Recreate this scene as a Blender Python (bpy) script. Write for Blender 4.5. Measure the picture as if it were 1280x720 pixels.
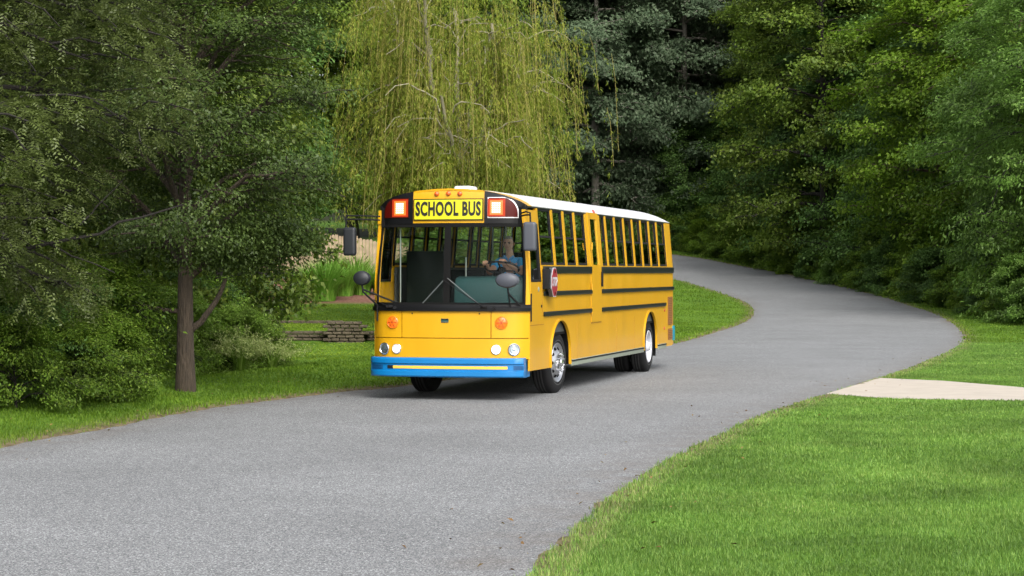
import bpy, bmesh, math, random
import numpy as np
from mathutils import Vector, Matrix, Euler
R = math.radians
PI = math.pi
scene = bpy.context.scene
C = scene.collection
for o in list(bpy.data.objects): bpy.data.objects.remove(o)

# ---------------------------------------------------------------- camera
F, HZ, CAMH = 2690.0, 339.0, 1.955      # focal length (photo pixels), horizon row, eye height
cam_d = bpy.data.cameras.new('camera'); cam = bpy.data.objects.new('camera', cam_d); C.objects.link(cam)
cam.location = (0, 0, CAMH); cam.rotation_euler = (R(90), 0, 0)
cam_d.sensor_width = 36; cam_d.lens = F/1280*36; cam_d.shift_y = -(360-HZ)/1280
cam_d.clip_start = .1; cam_d.clip_end = 2000
scene.camera = cam
# ---------------------------------------------------------------- world and sun
SUN_EL, SUN_AZ = R(42), R(162)          # azimuth clockwise from +Y
w = bpy.data.worlds.new('World'); scene.world = w; w.use_nodes = True
nt = w.node_tree; bg = nt.nodes['Background']
sky = nt.nodes.new('ShaderNodeTexSky'); sky.sky_type = 'NISHITA'; sky.sun_disc = False
sky.sun_elevation = SUN_EL; sky.sun_rotation = SUN_AZ
sky.air_density = 1.0; sky.dust_density = 4.0; sky.ozone_density = .6
hs = nt.nodes.new('ShaderNodeHueSaturation'); hs.inputs['Saturation'].default_value = .25   # overcast: nearly grey light
nt.links.new(sky.outputs[0], hs.inputs['Color']); nt.links.new(hs.outputs[0], bg.inputs[0]); bg.inputs[1].default_value = .15
sd = bpy.data.lights.new('sun', 'SUN'); sun = bpy.data.objects.new('sun', sd); C.objects.link(sun)
sd.energy = 1.0; sd.angle = R(28); sd.color = (1, .955, .88)
_d = Vector((math.sin(SUN_AZ)*math.cos(SUN_EL), math.cos(SUN_AZ)*math.cos(SUN_EL), math.sin(SUN_EL)))
sun.rotation_euler = _d.to_track_quat('Z', 'Y').to_euler()
scene.view_settings.view_transform = 'Standard'; scene.view_settings.look = 'None'
scene.view_settings.exposure = 1.12; scene.view_settings.gamma = 1
try:
    scene.cycles.max_bounces = 7; scene.cycles.transparent_max_bounces = 24
    scene.cycles.diffuse_bounces = 4; scene.cycles.glossy_bounces = 3; scene.cycles.transmission_bounces = 4
    scene.cycles.sample_clamp_indirect = 5
except Exception: pass

# ---------------------------------------------------------------- helpers: naming, materials, meshes
def tag(o, label=None, cat=None, group=None, kind=None):
    if label: o['label'] = label
    if cat: o['category'] = cat
    if group: o['group'] = group
    if kind: o['kind'] = kind
    return o
def empty(name, loc=(0, 0, 0), rz=0, **k):
    o = bpy.data.objects.new(name, None); C.objects.link(o); o.location = loc; o.rotation_euler = (0, 0, rz)
    o.empty_display_size = .3
    return tag(o, **k)

def mat(name, col, rough=.5, metal=0, spec=.5, coat=0, emis=None, estr=0, noise=0, nscale=8, bump=0, bscale=60, alpha=1):
    m = bpy.data.materials.new(name); m.use_nodes = True; t = m.node_tree; b = t.nodes['Principled BSDF']
    b.inputs['Base Color'].default_value = (*col, 1); b.inputs['Roughness'].default_value = rough
    b.inputs['Metallic'].default_value = metal; b.inputs['Specular IOR Level'].default_value = spec
    b.inputs['Coat Weight'].default_value = coat; b.inputs['Coat Roughness'].default_value = .08
    if emis: b.inputs['Emission Color'].default_value = (*emis, 1); b.inputs['Emission Strength'].default_value = estr
    tc = t.nodes.new('ShaderNodeTexCoord')
    if noise:
        n = t.nodes.new('ShaderNodeTexNoise'); n.inputs['Scale'].default_value = nscale; n.inputs['Detail'].default_value = 6
        t.links.new(tc.outputs['Object'], n.inputs['Vector'])
        r = t.nodes.new('ShaderNodeMapRange'); r.inputs[1].default_value = .25; r.inputs[2].default_value = .75
        r.inputs[3].default_value = 1-noise; r.inputs[4].default_value = 1+noise*.6
        t.links.new(n.outputs[0], r.inputs[0])
        x = t.nodes.new('ShaderNodeMix'); x.data_type = 'RGBA'; x.blend_type = 'MULTIPLY'; x.inputs[0].default_value = 1
        x.inputs[6].default_value = (*col, 1)
        t.links.new(r.outputs[0], x.inputs[7]); t.links.new(x.outputs[2], b.inputs['Base Color'])
        r2 = t.nodes.new('ShaderNodeMapRange'); r2.inputs[3].default_value = max(rough-.08, 0); r2.inputs[4].default_value = min(rough+.15, 1)
        t.links.new(n.outputs[0], r2.inputs[0]); t.links.new(r2.outputs[0], b.inputs['Roughness'])
    if bump:
        n2 = t.nodes.new('ShaderNodeTexNoise'); n2.inputs['Scale'].default_value = bscale; n2.inputs['Detail'].default_value = 5
        t.links.new(tc.outputs['Object'], n2.inputs['Vector'])
        bp = t.nodes.new('ShaderNodeBump'); bp.inputs['Strength'].default_value = bump; bp.inputs['Distance'].default_value = .02
        t.links.new(n2.outputs[0], bp.inputs['Height']); t.links.new(bp.outputs[0], b.inputs['Normal'])
    return m

def leaf_mat(name, stops, rough=.5, trans=.35, spec=.35, nscale=.6, nvar=.45):
    """stops: list of colours run through by each leaf's own random value; a slow noise varies whole clumps."""
    m = bpy.data.materials.new(name); m.use_nodes = True; t = m.node_tree; b = t.nodes['Principled BSDF']
    at = t.nodes.new('ShaderNodeAttribute'); at.attribute_name = 'rnd'
    cr = t.nodes.new('ShaderNodeValToRGB'); e = cr.color_ramp.elements
    while len(e) < len(stops): e.new(.5)
    for i, c in enumerate(stops): e[i].position = i/(len(stops)-1); e[i].color = (*c, 1)
    t.links.new(at.outputs['Fac'], cr.inputs[0])
    tc = t.nodes.new('ShaderNodeTexCoord'); n = t.nodes.new('ShaderNodeTexNoise'); n.inputs['Scale'].default_value = nscale
    n.inputs['Detail'].default_value = 3
    t.links.new(tc.outputs['Object'], n.inputs['Vector'])
    r = t.nodes.new('ShaderNodeMapRange'); r.inputs[1].default_value = .3; r.inputs[2].default_value = .7
    r.inputs[3].default_value = 1-nvar; r.inputs[4].default_value = 1+nvar; t.links.new(n.outputs[0], r.inputs[0])
    x = t.nodes.new('ShaderNodeMix'); x.data_type = 'RGBA'; x.blend_type = 'MULTIPLY'; x.inputs[0].default_value = 1
    t.links.new(cr.outputs[0], x.inputs[6]); t.links.new(r.outputs[0], x.inputs[7])
    t.links.new(x.outputs[2], b.inputs['Base Color'])
    b.inputs['Roughness'].default_value = rough; b.inputs['Specular IOR Level'].default_value = spec
    tr = t.nodes.new('ShaderNodeBsdfTranslucent'); t.links.new(x.outputs[2], tr.inputs[0])
    ms = t.nodes.new('ShaderNodeMixShader'); ms.inputs[0].default_value = trans
    t.links.new(b.outputs[0], ms.inputs[1]); t.links.new(tr.outputs[0], ms.inputs[2])
    t.links.new(ms.outputs[0], t.nodes['Material Output'].inputs['Surface'])
    return m

def np_mesh(name, V, Fc, m=None, rnd=None, smooth=False, attrs=None):
    """V (n,3), Fc (k,3|4) arrays -> mesh datablock, quickly."""
    me = bpy.data.meshes.new(name); V = np.ascontiguousarray(V, dtype=np.float32); Fc = np.ascontiguousarray(Fc, dtype=np.int32)
    me.vertices.add(len(V)); me.vertices.foreach_set('co', V.ravel())
    k, s = Fc.shape
    me.loops.add(k*s); me.loops.foreach_set('vertex_index', Fc.ravel())
    me.polygons.add(k); me.polygons.foreach_set('loop_start', np.arange(0, k*s, s, dtype=np.int32))
    me.polygons.foreach_set('loop_total', np.full(k, s, dtype=np.int32))
    if smooth: me.polygons.foreach_set('use_smooth', np.ones(k, dtype=bool))
    A = dict(attrs or {})
    if rnd is not None: A['rnd'] = rnd
    for nm, arr in A.items():
        a = me.attributes.new(nm, 'FLOAT', 'POINT'); a.data.foreach_set('value', np.asarray(arr, dtype=np.float32))
    me.update(calc_edges=True)
    if m: me.materials.append(m)
    return me
def link(name, me, parent=None, loc=None):
    o = bpy.data.objects.new(name, me); C.objects.link(o)
    if parent: o.parent = parent
    if loc: o.location = loc
    return o

class MB:
    """collects simple shapes and links them as one mesh object"""
    def __init__(s): s.bm = bmesh.new(); s.mi = 0
    def _f(s, vs):
        try:
            f = s.bm.faces.new(vs); f.material_index = s.mi; return f
        except ValueError: return None
    def box(s, c, d, rot=None):
        M = Matrix.Translation(Vector(c)) @ (rot.to_4x4() if rot else Matrix.Identity(4))
        v = [s.bm.verts.new(M @ Vector((x*d[0]/2, y*d[1]/2, z*d[2]/2))) for x in (-1, 1) for y in (-1, 1) for z in (-1, 1)]
        for q in ((0, 1, 3, 2), (4, 6, 7, 5), (0, 4, 5, 1), (2, 3, 7, 6), (0, 2, 6, 4), (1, 5, 7, 3)): s._f([v[i] for i in q])
        return s
    def b2(s, a, b): return s.box([(a[i]+b[i])/2 for i in range(3)], [abs(b[i]-a[i]) for i in range(3)])
    def tube(s, pts, rad, n=8, cap=True):
        pts = [Vector(p) for p in pts]; rad = rad if isinstance(rad, (list, tuple)) else [rad]*len(pts)
        rings = []; up = Vector((.137, .21, .97))
        for i, p in enumerate(pts):
            d = (pts[min(i+1, len(pts)-1)]-pts[max(i-1, 0)]).normalized()
            a = d.cross(up)
            if a.length < .1: a = d.cross(Vector((1, 0, 0)))
            a.normalize(); b = d.cross(a)
            rings.append([s.bm.verts.new(p+(a*math.cos(2*PI*k/n)+b*math.sin(2*PI*k/n))*rad[i]) for k in range(n)])
        for r0, r1 in zip(rings, rings[1:]):
            for k in range(n): s._f([r0[k], r0[(k+1) % n], r1[(k+1) % n], r1[k]])
        if cap: s._f(rings[0][::-1]); s._f(rings[-1])
        return s
    def lathe(s, prof, c, axis=(0, 0, 1), n=32, closed=False):
        """prof: (radius, height along axis)"""
        q = Vector((0, 0, 1)).rotation_difference(Vector(axis)); c = Vector(c); rings = []
        for r, h in prof:
            if r < 1e-5: rings.append([s.bm.verts.new(c+q @ Vector((0, 0, h)))]); continue
            rings.append([s.bm.verts.new(c+q @ Vector((r*math.cos(2*PI*k/n), r*math.sin(2*PI*k/n), h))) for k in range(n)])
        if closed: rings.append(rings[0])
        for a, b in zip(rings, rings[1:]):
            for k in range(n):
                k2 = (k+1) % n
                if len(a) == 1 and len(b) == 1: continue
                if len(a) == 1: s._f([a[0], b[k2], b[k]])
                elif len(b) == 1: s._f([a[k], a[k2], b[0]])
                else: s._f([a[k], a[k2], b[k2], b[k]])
        return s
    def prism(s, poly, fn, d0, d1):
        """poly 2-D outline, fn(u,v,d)->xyz, extruded from depth d0 to d1"""
        a = [s.bm.verts.new(fn(u, v, d0)) for u, v in poly]; b = [s.bm.verts.new(fn(u, v, d1)) for u, v in poly]
        s._f(a); s._f(b[::-1]); n = len(poly)
        for i in range(n): s._f([a[i], b[i], b[(i+1) % n], a[(i+1) % n]])
        return s
    def grid(s, fn, nu, nv, thick):
        """fn(s,t,side) side 0 outer, 1 inner: closed slab"""
        L = [[[s.bm.verts.new(fn(i/nu, j/nv, k)) for j in range(nv+1)] for i in range(nu+1)] for k in (0, 1)]
        for i in range(nu):
            for j in range(nv):
                for k in (0, 1):
                    g = L[k]; q = [g[i][j], g[i+1][j], g[i+1][j+1], g[i][j+1]]; s._f(q if k == 0 else q[::-1])
        a, b = L
        for i in range(nu):
            s._f([a[i][0], b[i][0], b[i+1][0], a[i+1][0]]); s._f([a[i+1][nv], b[i+1][nv], b[i][nv], a[i][nv]])
        for j in range(nv):
            s._f([a[0][j+1], b[0][j+1], b[0][j], a[0][j]]); s._f([a[nu][j], b[nu][j], b[nu][j+1], a[nu][j+1]])
        return s
    def build(s, name, mats, parent=None, smooth=False, bevel=0, seg=2, angle=35):
        bm = s.bm
        bmesh.ops.recalc_face_normals(bm, faces=bm.faces)
        if bevel:
            ed = [e for e in bm.edges if len(e.link_faces) == 2 and e.calc_face_angle(0) > R(30)]
            bmesh.ops.bevel(bm, geom=ed, offset=bevel, segments=seg, affect='EDGES', profile=.6, clamp_overlap=True)
        for f in bm.faces: f.smooth = bool(smooth or bevel)
        me = bpy.data.meshes.new(name); bm.to_mesh(me); bm.free()
        if smooth or bevel:
            try: me.set_sharp_from_angle(angle=R(angle))
            except Exception: pass
        for m in (mats if isinstance(mats, (list, tuple)) else [mats]): me.materials.append(m)
        return link(name, me, parent)

# ---------------------------------------------------------------- terrain
_by = [-60, 60, 75, 90, 110, 130, 150, 200, 300, 420]; _bz = [0, 0, .10, .45, 1.42, 2.85, 4.3, 8.0, 22, 40]
_gy = [-60, 36, 42, 50, 61.8, 62.2, 69.8, 70.2, 80, 92, 110, 150, 200, 300, 420]
_gz = [0, 0, -.5, -.55, -.08, .18, .28, .33, .66, 1.75, 3.4, 5.4, 9.5, 22, 40]
def sst(x, a, b): t = np.clip((x-a)/(b-a), 0, 1); return t*t*(3-2*t)
EL = []   # left road edge polyline in world (filled below)
def seg_dist(X, Y, P):
    """signed distance to polyline, positive on its left side (walking along it)"""
    P = np.asarray(P); best = np.full(X.shape, 1e9); sg = np.ones(X.shape)
    for (ax, ay), (bx, by) in zip(P, P[1:]):
        dx, dy = bx-ax, by-ay; L2 = dx*dx+dy*dy+1e-12
        t = np.clip(((X-ax)*dx+(Y-ay)*dy)/L2, 0, 1); qx, qy = X-ax-t*dx, Y-ay-t*dy
        d = np.hypot(qx, qy); s = np.sign(dx*qy-dy*qx); m = d < best-1e-9
        best = np.where(m, d, best); sg = np.where(m, s, sg)
    return best*np.where(sg == 0, 1, sg)
def h_base(X, Y): return np.interp(Y, _by, _bz) + .0*X
def hz_plain(x, y): return float(h_base(np.float64(x), np.float64(y)))
def unproj(px, py):
    """meeting point of a photo pixel's sight line with the base terrain"""
    Y = 5.0
    while Y < 400:
        if CAMH-(py-HZ)/F*Y <= hz_plain(0, Y): break
        Y += .05
    return ((px-640)/F*Y, Y)
Lpx = [(0, 562), (120, 540), (240, 516), (350, 501), (430, 491), (500, 484.5), (600, 471), (700, 456), (780, 442), (845, 430), (905, 413), (935, 401), (942, 392), (935, 381), (905, 368.5), (872, 358), (845, 350.5)]
Rpx = [(665, 720), (705, 680), (760, 628), (850, 570), (900, 546), (960, 518), (1035, 494), (1100, 474), (1150, 456), (1190, 438), (1203, 427), (1201, 416), (1185, 402), (1150, 387), (1080, 366), (1000, 347.5), (930, 334), (850, 320)]
def catmull(P, n=8):
    P = [np.array(p, float) for p in P]; out = []
    for i in range(len(P)-1):
        p0, p1, p2, p3 = P[max(i-1, 0)], P[i], P[i+1], P[min(i+2, len(P)-1)]
        for k in range(n):
            t = k/n; out.append(.5*((2*p1)+(p2-p0)*t+(2*p0-5*p1+4*p2-p3)*t*t+(3*p1-p0-3*p2+p3)*t**3))
    out.append(P[-1]); return np.array(out)
EL = catmull([(-9.5, -20), (-8.4, 0), (-7.2, 12)]+[unproj(*p) for p in Lpx]+[(5.5, 119), (0, 127), (-10, 135), (-30, 150)])
ER = catmull([(-2.6, -20), (-1.2, 0), (-.35, 8)]+[unproj(*p) for p in Rpx]+[(5, 137), (-6, 146), (-28, 160)])
WB_Y, WB_X = [56, 70, 80, 93, 104, 116, 125, 133, 145], [17.0, 17.2, 17.3, 17.2, 15.9, 14.2, 12.4, 10.6, 5]   # edge of the wood on the right
def height(X, Y):
    X = np.asarray(X, float); Y = np.asarray(Y, float)
    dl = seg_dist(X, Y, EL); dr = -seg_dist(X, Y, ER)
    g = np.interp(Y, _gy, _gz)
    b = h_base(X, Y)
    wg = (1-sst(X, -5, 1.0))*sst(Y, 46, 60)
    z = b*(1-wg)+g*wg
    berm = np.interp(dl, [0, .3, 1.2, 2.6, 3.6, 5.5, 8, 14], [.035, .06, .12, .22, .2, -.2, -.5, -.55])
    z = z+np.where(dl > 0, berm*(1-sst(Y, 42, 58)), 0)
    z = z+np.where((dl > 0) & (Y >= 42), np.interp(dl, [0, .3, 2], [.035, .055, .08])*sst(Y, 42, 58)*(1-wg), 0)
    z = z+np.where(dr > 0, np.interp(dr, [0, .25, 2, 6], [.03, .03, .015, .0]), 0)
    fo = np.where(dr > 0, sst(X-np.interp(Y, WB_Y, WB_X), .5, 14)*sst(Y, 48, 60), 0)
    z = z+fo*1.6
    z = z+.05*np.sin(X*.43+1.1)*np.sin(Y*.37)*np.clip(np.maximum(dl, dr)/4, 0, 1)
    return z, dl, dr
def hz(x, y):
    z, _, _ = height(np.array([float(x)]), np.array([float(y)])); return float(z[0])
def H3(x, y, dz=0): return (x, y, hz(x, y)+dz)
def atpx(px, Y): return (px-640)/F*Y

# grass / forest floor / mulch ground material
def ground_material():
    m = bpy.data.materials.new('ground_cover'); m.use_nodes = True; t = m.node_tree; b = t.nodes['Principled BSDF']
    b.inputs['Roughness'].default_value = .95; b.inputs['Specular IOR Level'].default_value = .15
    tc = t.nodes.new('ShaderNodeTexCoord')
    def noise(sc, det=5):
        n = t.nodes.new('ShaderNodeTexNoise'); n.inputs['Scale'].default_value = sc; n.inputs['Detail'].default_value = det
        t.links.new(tc.outputs['Object'], n.inputs['Vector']); return n
    def ramp(src, st):
        r = t.nodes.new('ShaderNodeValToRGB'); e = r.color_ramp.elements
        while len(e) < len(st): e.new(.5)
        for i, (p, c) in enumerate(st): e[i].position = p; e[i].color = (*c, 1)
        t.links.new(src, r.inputs[0]); return r
    def mix(f, a, bb):
        x = t.nodes.new('ShaderNodeMix'); x.data_type = 'RGBA'; t.links.new(f, x.inputs[0]); t.links.new(a, x.inputs[6]); t.links.new(bb, x.inputs[7]); return x.outputs[2]
    def att(nm):
        a = t.nodes.new('ShaderNodeAttribute'); a.attribute_name = nm; return a.outputs['Fac']
    n1 = noise(.5); n2 = noise(14, 8)
    g1 = ramp(n1.outputs[0], [(.3, (0.0616, 0.1309, 0.01078)), (.55, (0.0924, 0.1771, 0.01694)), (.75, (0.1309, 0.2079, 0.0308))])
    g2 = ramp(n2.outputs[0], [(.3, (0.0385, 0.077, 0.0077)), (.6, (0.0924, 0.1848, 0.01925)), (.8, (0.154, 0.2233, 0.0462))])
    x = t.nodes.new('ShaderNodeMix'); x.data_type = 'RGBA'; x.inputs[0].default_value = .5
    t.links.new(g1.outputs[0], x.inputs[6]); t.links.new(g2.outputs[0], x.inputs[7])
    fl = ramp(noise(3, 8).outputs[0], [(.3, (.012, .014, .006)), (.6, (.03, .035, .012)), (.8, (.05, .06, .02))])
    mu = ramp(noise(9, 8).outputs[0], [(.3, (.11, .05, .035)), (.55, (.22, .11, .08)), (.75, (.30, .19, .15))])
    di = ramp(noise(7, 8).outputs[0], [(.3, (.08, .06, .035)), (.6, (.17, .13, .08)), (.8, (.2, .2, .06))])
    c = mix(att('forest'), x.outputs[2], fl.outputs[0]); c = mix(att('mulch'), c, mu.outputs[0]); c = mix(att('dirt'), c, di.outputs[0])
    t.links.new(c, b.inputs['Base Color'])
    bp = t.nodes.new('ShaderNodeBump'); bp.inputs['Strength'].default_value = .8; bp.inputs['Distance'].default_value = .05
    t.links.new(n2.outputs[0], bp.inputs['Height']); t.links.new(bp.outputs[0], b.inputs['Normal'])
    return m
def axis(parts):
    out = []
    for a, b, s in parts: out += list(np.arange(a, b, s))
    return np.array(out+[parts[-1][1]])
xs = axis([(-300, -60, 12), (-60, -20, 2), (-20, -9, .4), (-9, 10, .18), (10, 24, .4), (24, 60, 2), (60, 300, 12)])
ys = axis([(-60, 8, 4), (8, 40, .18), (40, 50, .4), (50, 61, .6), (61, 72, .2), (72, 140, 1), (140, 200, 4), (200, 420, 12)])
GX, GY = np.meshgrid(xs, ys, indexing='ij'); sh = GX.shape
Z, DL, DR = height(GX.ravel(), GY.ravel())
inside = (DL < 0) & (DR < 0)
_jit = .022*(np.sin(GX.ravel()*5.3+2*np.sin(GY.ravel()*3.1))+np.sin(GY.ravel()*7.7+GX.ravel()*2.3))
Z = np.where(inside, Z+np.clip(.034+_jit*.45-np.minimum(-DL, -DR)*.42, -.06, .045), Z)
xf, yf_ = GX.ravel(), GY.ravel()
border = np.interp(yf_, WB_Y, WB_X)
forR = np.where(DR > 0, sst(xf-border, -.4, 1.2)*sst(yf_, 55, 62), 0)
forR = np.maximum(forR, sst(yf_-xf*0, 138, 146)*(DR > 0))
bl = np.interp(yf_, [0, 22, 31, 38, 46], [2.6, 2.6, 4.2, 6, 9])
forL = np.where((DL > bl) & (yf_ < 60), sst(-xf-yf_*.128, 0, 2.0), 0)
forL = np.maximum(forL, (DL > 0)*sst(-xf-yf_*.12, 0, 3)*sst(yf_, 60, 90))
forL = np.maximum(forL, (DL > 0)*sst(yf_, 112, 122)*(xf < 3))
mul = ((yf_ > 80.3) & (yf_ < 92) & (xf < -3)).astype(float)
dirt = np.clip(1.15-np.minimum(np.abs(DL), np.abs(DR))/np.where(inside, 1.2, .42), 0, 1)*.95
nx, ny = sh; idx = np.arange(nx*ny).reshape(nx, ny)
Fq = np.stack([idx[:-1, :-1], idx[1:, :-1], idx[1:, 1:], idx[:-1, 1:]], -1).reshape(-1, 4)
M_GROUND = ground_material()
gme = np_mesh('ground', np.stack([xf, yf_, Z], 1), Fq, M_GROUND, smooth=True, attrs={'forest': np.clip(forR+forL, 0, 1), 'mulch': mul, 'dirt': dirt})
tag(link('ground', gme), kind='structure')

# road
def asphalt():
    m = bpy.data.materials.new('asphalt'); m.use_nodes = True; t = m.node_tree; b = t.nodes['Principled BSDF']
    b.inputs['Roughness'].default_value = .85; b.inputs['Specular IOR Level'].default_value = .3
    tc = t.nodes.new('ShaderNodeTexCoord')
    vo = t.nodes.new('ShaderNodeTexVoronoi'); vo.inputs['Scale'].default_value = 105; vo.inputs['Randomness'].default_value = 1
    t.links.new(tc.outputs['Object'], vo.inputs['Vector'])
    sp = t.nodes.new('ShaderNodeValToRGB'); e = sp.color_ramp.elements
    for i, (p, c) in enumerate([(0, (0.056, 0.0584, 0.0608)), (.45, (0.148, 0.152, 0.1576)), (.8, (0.22, 0.2256, 0.232)), (1, (0.44, 0.448, 0.448))]):
        if i > 1: e.new(p)
        e[i].position = p; e[i].color = (*c, 1)
    sx = t.nodes.new('ShaderNodeSeparateColor'); t.links.new(vo.outputs['Color'], sx.inputs[0]); t.links.new(sx.outputs[0], sp.inputs[0])
    n = t.nodes.new('ShaderNodeTexNoise'); n.inputs['Scale'].default_value = .35; n.inputs['Detail'].default_value = 6; n.inputs['Roughness'].default_value = .65
    t.links.new(tc.outputs['Object'], n.inputs['Vector'])
    r = t.nodes.new('ShaderNodeMapRange'); r.inputs[1].default_value = .3; r.inputs[2].default_value = .7; r.inputs[3].default_value = .86; r.inputs[4].default_value = 1.1
    t.links.new(n.outputs[0], r.inputs[0])
    x = t.nodes.new('ShaderNodeMix'); x.data_type = 'RGBA'; x.blend_type = 'MULTIPLY'; x.inputs[0].default_value = 1
    t.links.new(sp.outputs[0], x.inputs[6]); t.links.new(r.outputs[0], x.inputs[7])
    # brown grit along the edges, broken up by noise
    a = t.nodes.new('ShaderNodeAttribute'); a.attribute_name = 'edge'
    n3 = t.nodes.new('ShaderNodeTexNoise'); n3.inputs['Scale'].default_value = 2.2; n3.inputs['Detail'].default_value = 7
    t.links.new(tc.outputs['Object'], n3.inputs['Vector'])
    mu = t.nodes.new('ShaderNodeMath'); mu.operation = 'MULTIPLY'; t.links.new(a.outputs['Fac'], mu.inputs[0])
    rr = t.nodes.new('ShaderNodeMapRange'); rr.inputs[1].default_value = .35; rr.inputs[2].default_value = .75; rr.inputs[4].default_value = .9; t.links.new(n3.outputs[0], rr.inputs[0])
    t.links.new(rr.outputs[0], mu.inputs[1])
    y = t.nodes.new('ShaderNodeMix'); y.data_type = 'RGBA'; t.links.new(mu.outputs[0], y.inputs[0])
    t.links.new(x.outputs[2], y.inputs[6]); y.inputs[7].default_value = (.115, .098, .085, 1)
    t.links.new(y.outputs[2], b.inputs['Base Color'])
    bp = t.nodes.new('ShaderNodeBump'); bp.inputs['Strength'].default_value = .5; bp.inputs['Distance'].default_value = .006
    t.links.new(vo.outputs['Distance'], bp.inputs['Height']); t.links.new(bp.outputs[0], b.inputs['Normal'])
    return m
def resamp(P, n):
    d = np.concatenate([[0], np.cumsum(np.hypot(*np.diff(P, axis=0).T))]); s = np.linspace(0, d[-1], n)
    return np.stack([np.interp(s, d, P[:, 0]), np.interp(s, d, P[:, 1])], 1)
def road_mesh():
    # pair the two edges at anchor stations so the cross strips stay square to the road
    an = [(0, 0), (3, 4), (9, 9.3), (12, 11.6), (15, 14), (19, 20), (22, 22)]
    n = 8; Ls, Rs = [], []
    aL = [0, int(3*n), int(9*n), int(12*n), int(15*n), int(19*n), len(EL)-1]
    aR = [0, int(5.4*n), int(9.3*n), int(11.8*n), int(14*n), int(20*n), len(ER)-1]
    for i in range(6):
        k = 60; Ls.append(resamp(EL[aL[i]:aL[i+1]+1], k)[:-1]); Rs.append(resamp(ER[aR[i]:aR[i+1]+1], k)[:-1])
    L, Rr = np.concatenate(Ls), np.concatenate(Rs); nc = 16
    rng = np.random.default_rng(3); tt = np.linspace(0, 1, nc+1)
    wob = lambda m_: np.convolve(rng.normal(0, .07, m_+8), np.ones(3)/3, 'same')[4:m_+4]
    wl, wr = wob(len(L)), wob(len(L))
    P = L[:, None, :]*(1-tt)[None, :, None]+Rr[:, None, :]*tt[None, :, None]
    dv = (Rr-L)/np.linalg.norm(Rr-L, axis=1, keepdims=True)
    P[:, 0] -= dv*(.10+np.abs(wl))[:, None]; P[:, -1] += dv*(.10+np.abs(wr))[:, None]
    X, Y = P[..., 0].ravel(), P[..., 1].ravel(); z = h_base(X, Y)+.02
    wdt = np.linalg.norm(Rr-L, axis=1)[:, None]
    ed = np.clip(1-np.minimum(tt[None, :]*wdt, (1-tt[None, :])*wdt)/.9, 0, 1)
    cr = (.05*4*tt*(1-tt))[None, :]*np.ones((len(L), 1))
    ix = np.arange(P.shape[0]*P.shape[1]).reshape(P.shape[:2])
    Fq = np.stack([ix[:-1, :-1], ix[:-1, 1:], ix[1:, 1:], ix[1:, :-1]], -1).reshape(-1, 4)
    return np_mesh('road', np.stack([X, Y, z], 1), Fq, asphalt(), smooth=True, attrs={'edge': ed.ravel()})
tag(link('road', road_mesh()), kind='structure')

# pale concrete driveway joining from the right
mb = MB()
dpx = [(1033, 495), (1099, 475), (1180, 478.5), (1280, 487), (1400, 495), (1400, 511), (1280, 504), (1180, 502), (1100, 500)]
dp = [unproj(*p) for p in dpx]
mb.prism(dp, lambda u, v, d: (u, v, d), -.1, .036)
tag(mb.build('driveway', mat('driveway_concrete', (.40, .355, .30), .9, noise=.12, nscale=2.5, bump=.3, bscale=90)), kind='structure')

# ================================================================ the school bus
YEL = mat('school_bus_yellow_paint', (.57, .298, .005), .34, spec=.4, coat=.25, noise=.09, nscale=1.6, bump=.6, bscale=1.5)
_t = YEL.node_tree; _mp = _t.nodes.new('ShaderNodeMapping'); _mp.inputs['Scale'].default_value = (1.5, 1.5, .45)   # panels wave and streak mostly upright
_tc = [n for n in _t.nodes if n.type == 'TEX_COORD'][0]; _t.links.new(_tc.outputs['Object'], _mp.inputs[0])
for n in _t.nodes:
    if n.type == 'TEX_NOISE': _t.links.new(_mp.outputs[0], n.inputs['Vector'])
YEL2 = mat('yellow_panel_seam', (.30, .13, .008), .6)
BLK = mat('black_gloss_paint', (.005, .005, .006), .3, spec=.3, coat=.06)
RUB = mat('black_rubber', (.011, .011, .012), .75, spec=.2, noise=.2, nscale=30)
DRK = mat('dark_underframe', (.005, .005, .005), .8, spec=.15)
RAIL = mat('black_rub_rail', (.006, .008, .006), .4, spec=.25)
WHT = mat('white_roof_paint', (.66, .66, .68), .35, coat=.2, noise=.04)
BLU = mat('blue_bumper_paint', (.0, .15, .40), .34, coat=.3, noise=.06, nscale=3)
BLUD = mat('blue_bumper_recess', (.0, .07, .20), .5)
CHR = mat('chrome', (.75, .75, .77), .12, metal=1)
STL = mat('brushed_rim_steel', (.55, .56, .58), .32, metal=1, noise=.25, nscale=14)
WST = mat('white_rim_paint', (.50, .51, .55), .4)
SKT = mat('grey_skirt_trim', (.22, .25, .20), .5)
MIR = mat('mirror_shell_plastic', (.012, .014, .018), .5)
MIG = mat('mirror_shell_grey', (.06, .065, .08), .45)
INT = mat('interior_panel', (.05, .055, .05), .7)
SEAT = mat('dark_green_seat_vinyl', (.008, .016, .014), .6, spec=.25)
DASH = mat('teal_grey_dashboard', (.011, .042, .042), .5, spec=.3)
GRL = mat('brown_vent_mesh', (.17, .07, .015), .7)
RED = mat('red_lens', (.045, .002, .0015), .3, spec=.25, emis=(.8, .02, .005), estr=.02)
AMB = mat('amber_lens', (.75, .14, .01), .2, emis=(1, .2, .01), estr=.12)
HOT = mat('lit_amber_lamp', (.3, .05, .01), .3, emis=(1, .22, .03), estr=.55)
LHALO = mat('red_orange_lamp_halo', (.2, .02, .005), .3, spec=.2, emis=(1, .07, .01), estr=.16)  # emission imitating the halo around the lit warning lamps
HOTC = mat('lit_lamp_cells', (.4, .3, .2), .3, emis=(1, .80, .55), estr=.9)
SGN = mat('yellow_green_sign_face', (.56, .52, .010), .4, emis=(.9, .85, .03), estr=.03)
STR = mat('red_sign_face', (.26, .007, .018), .5)
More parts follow.
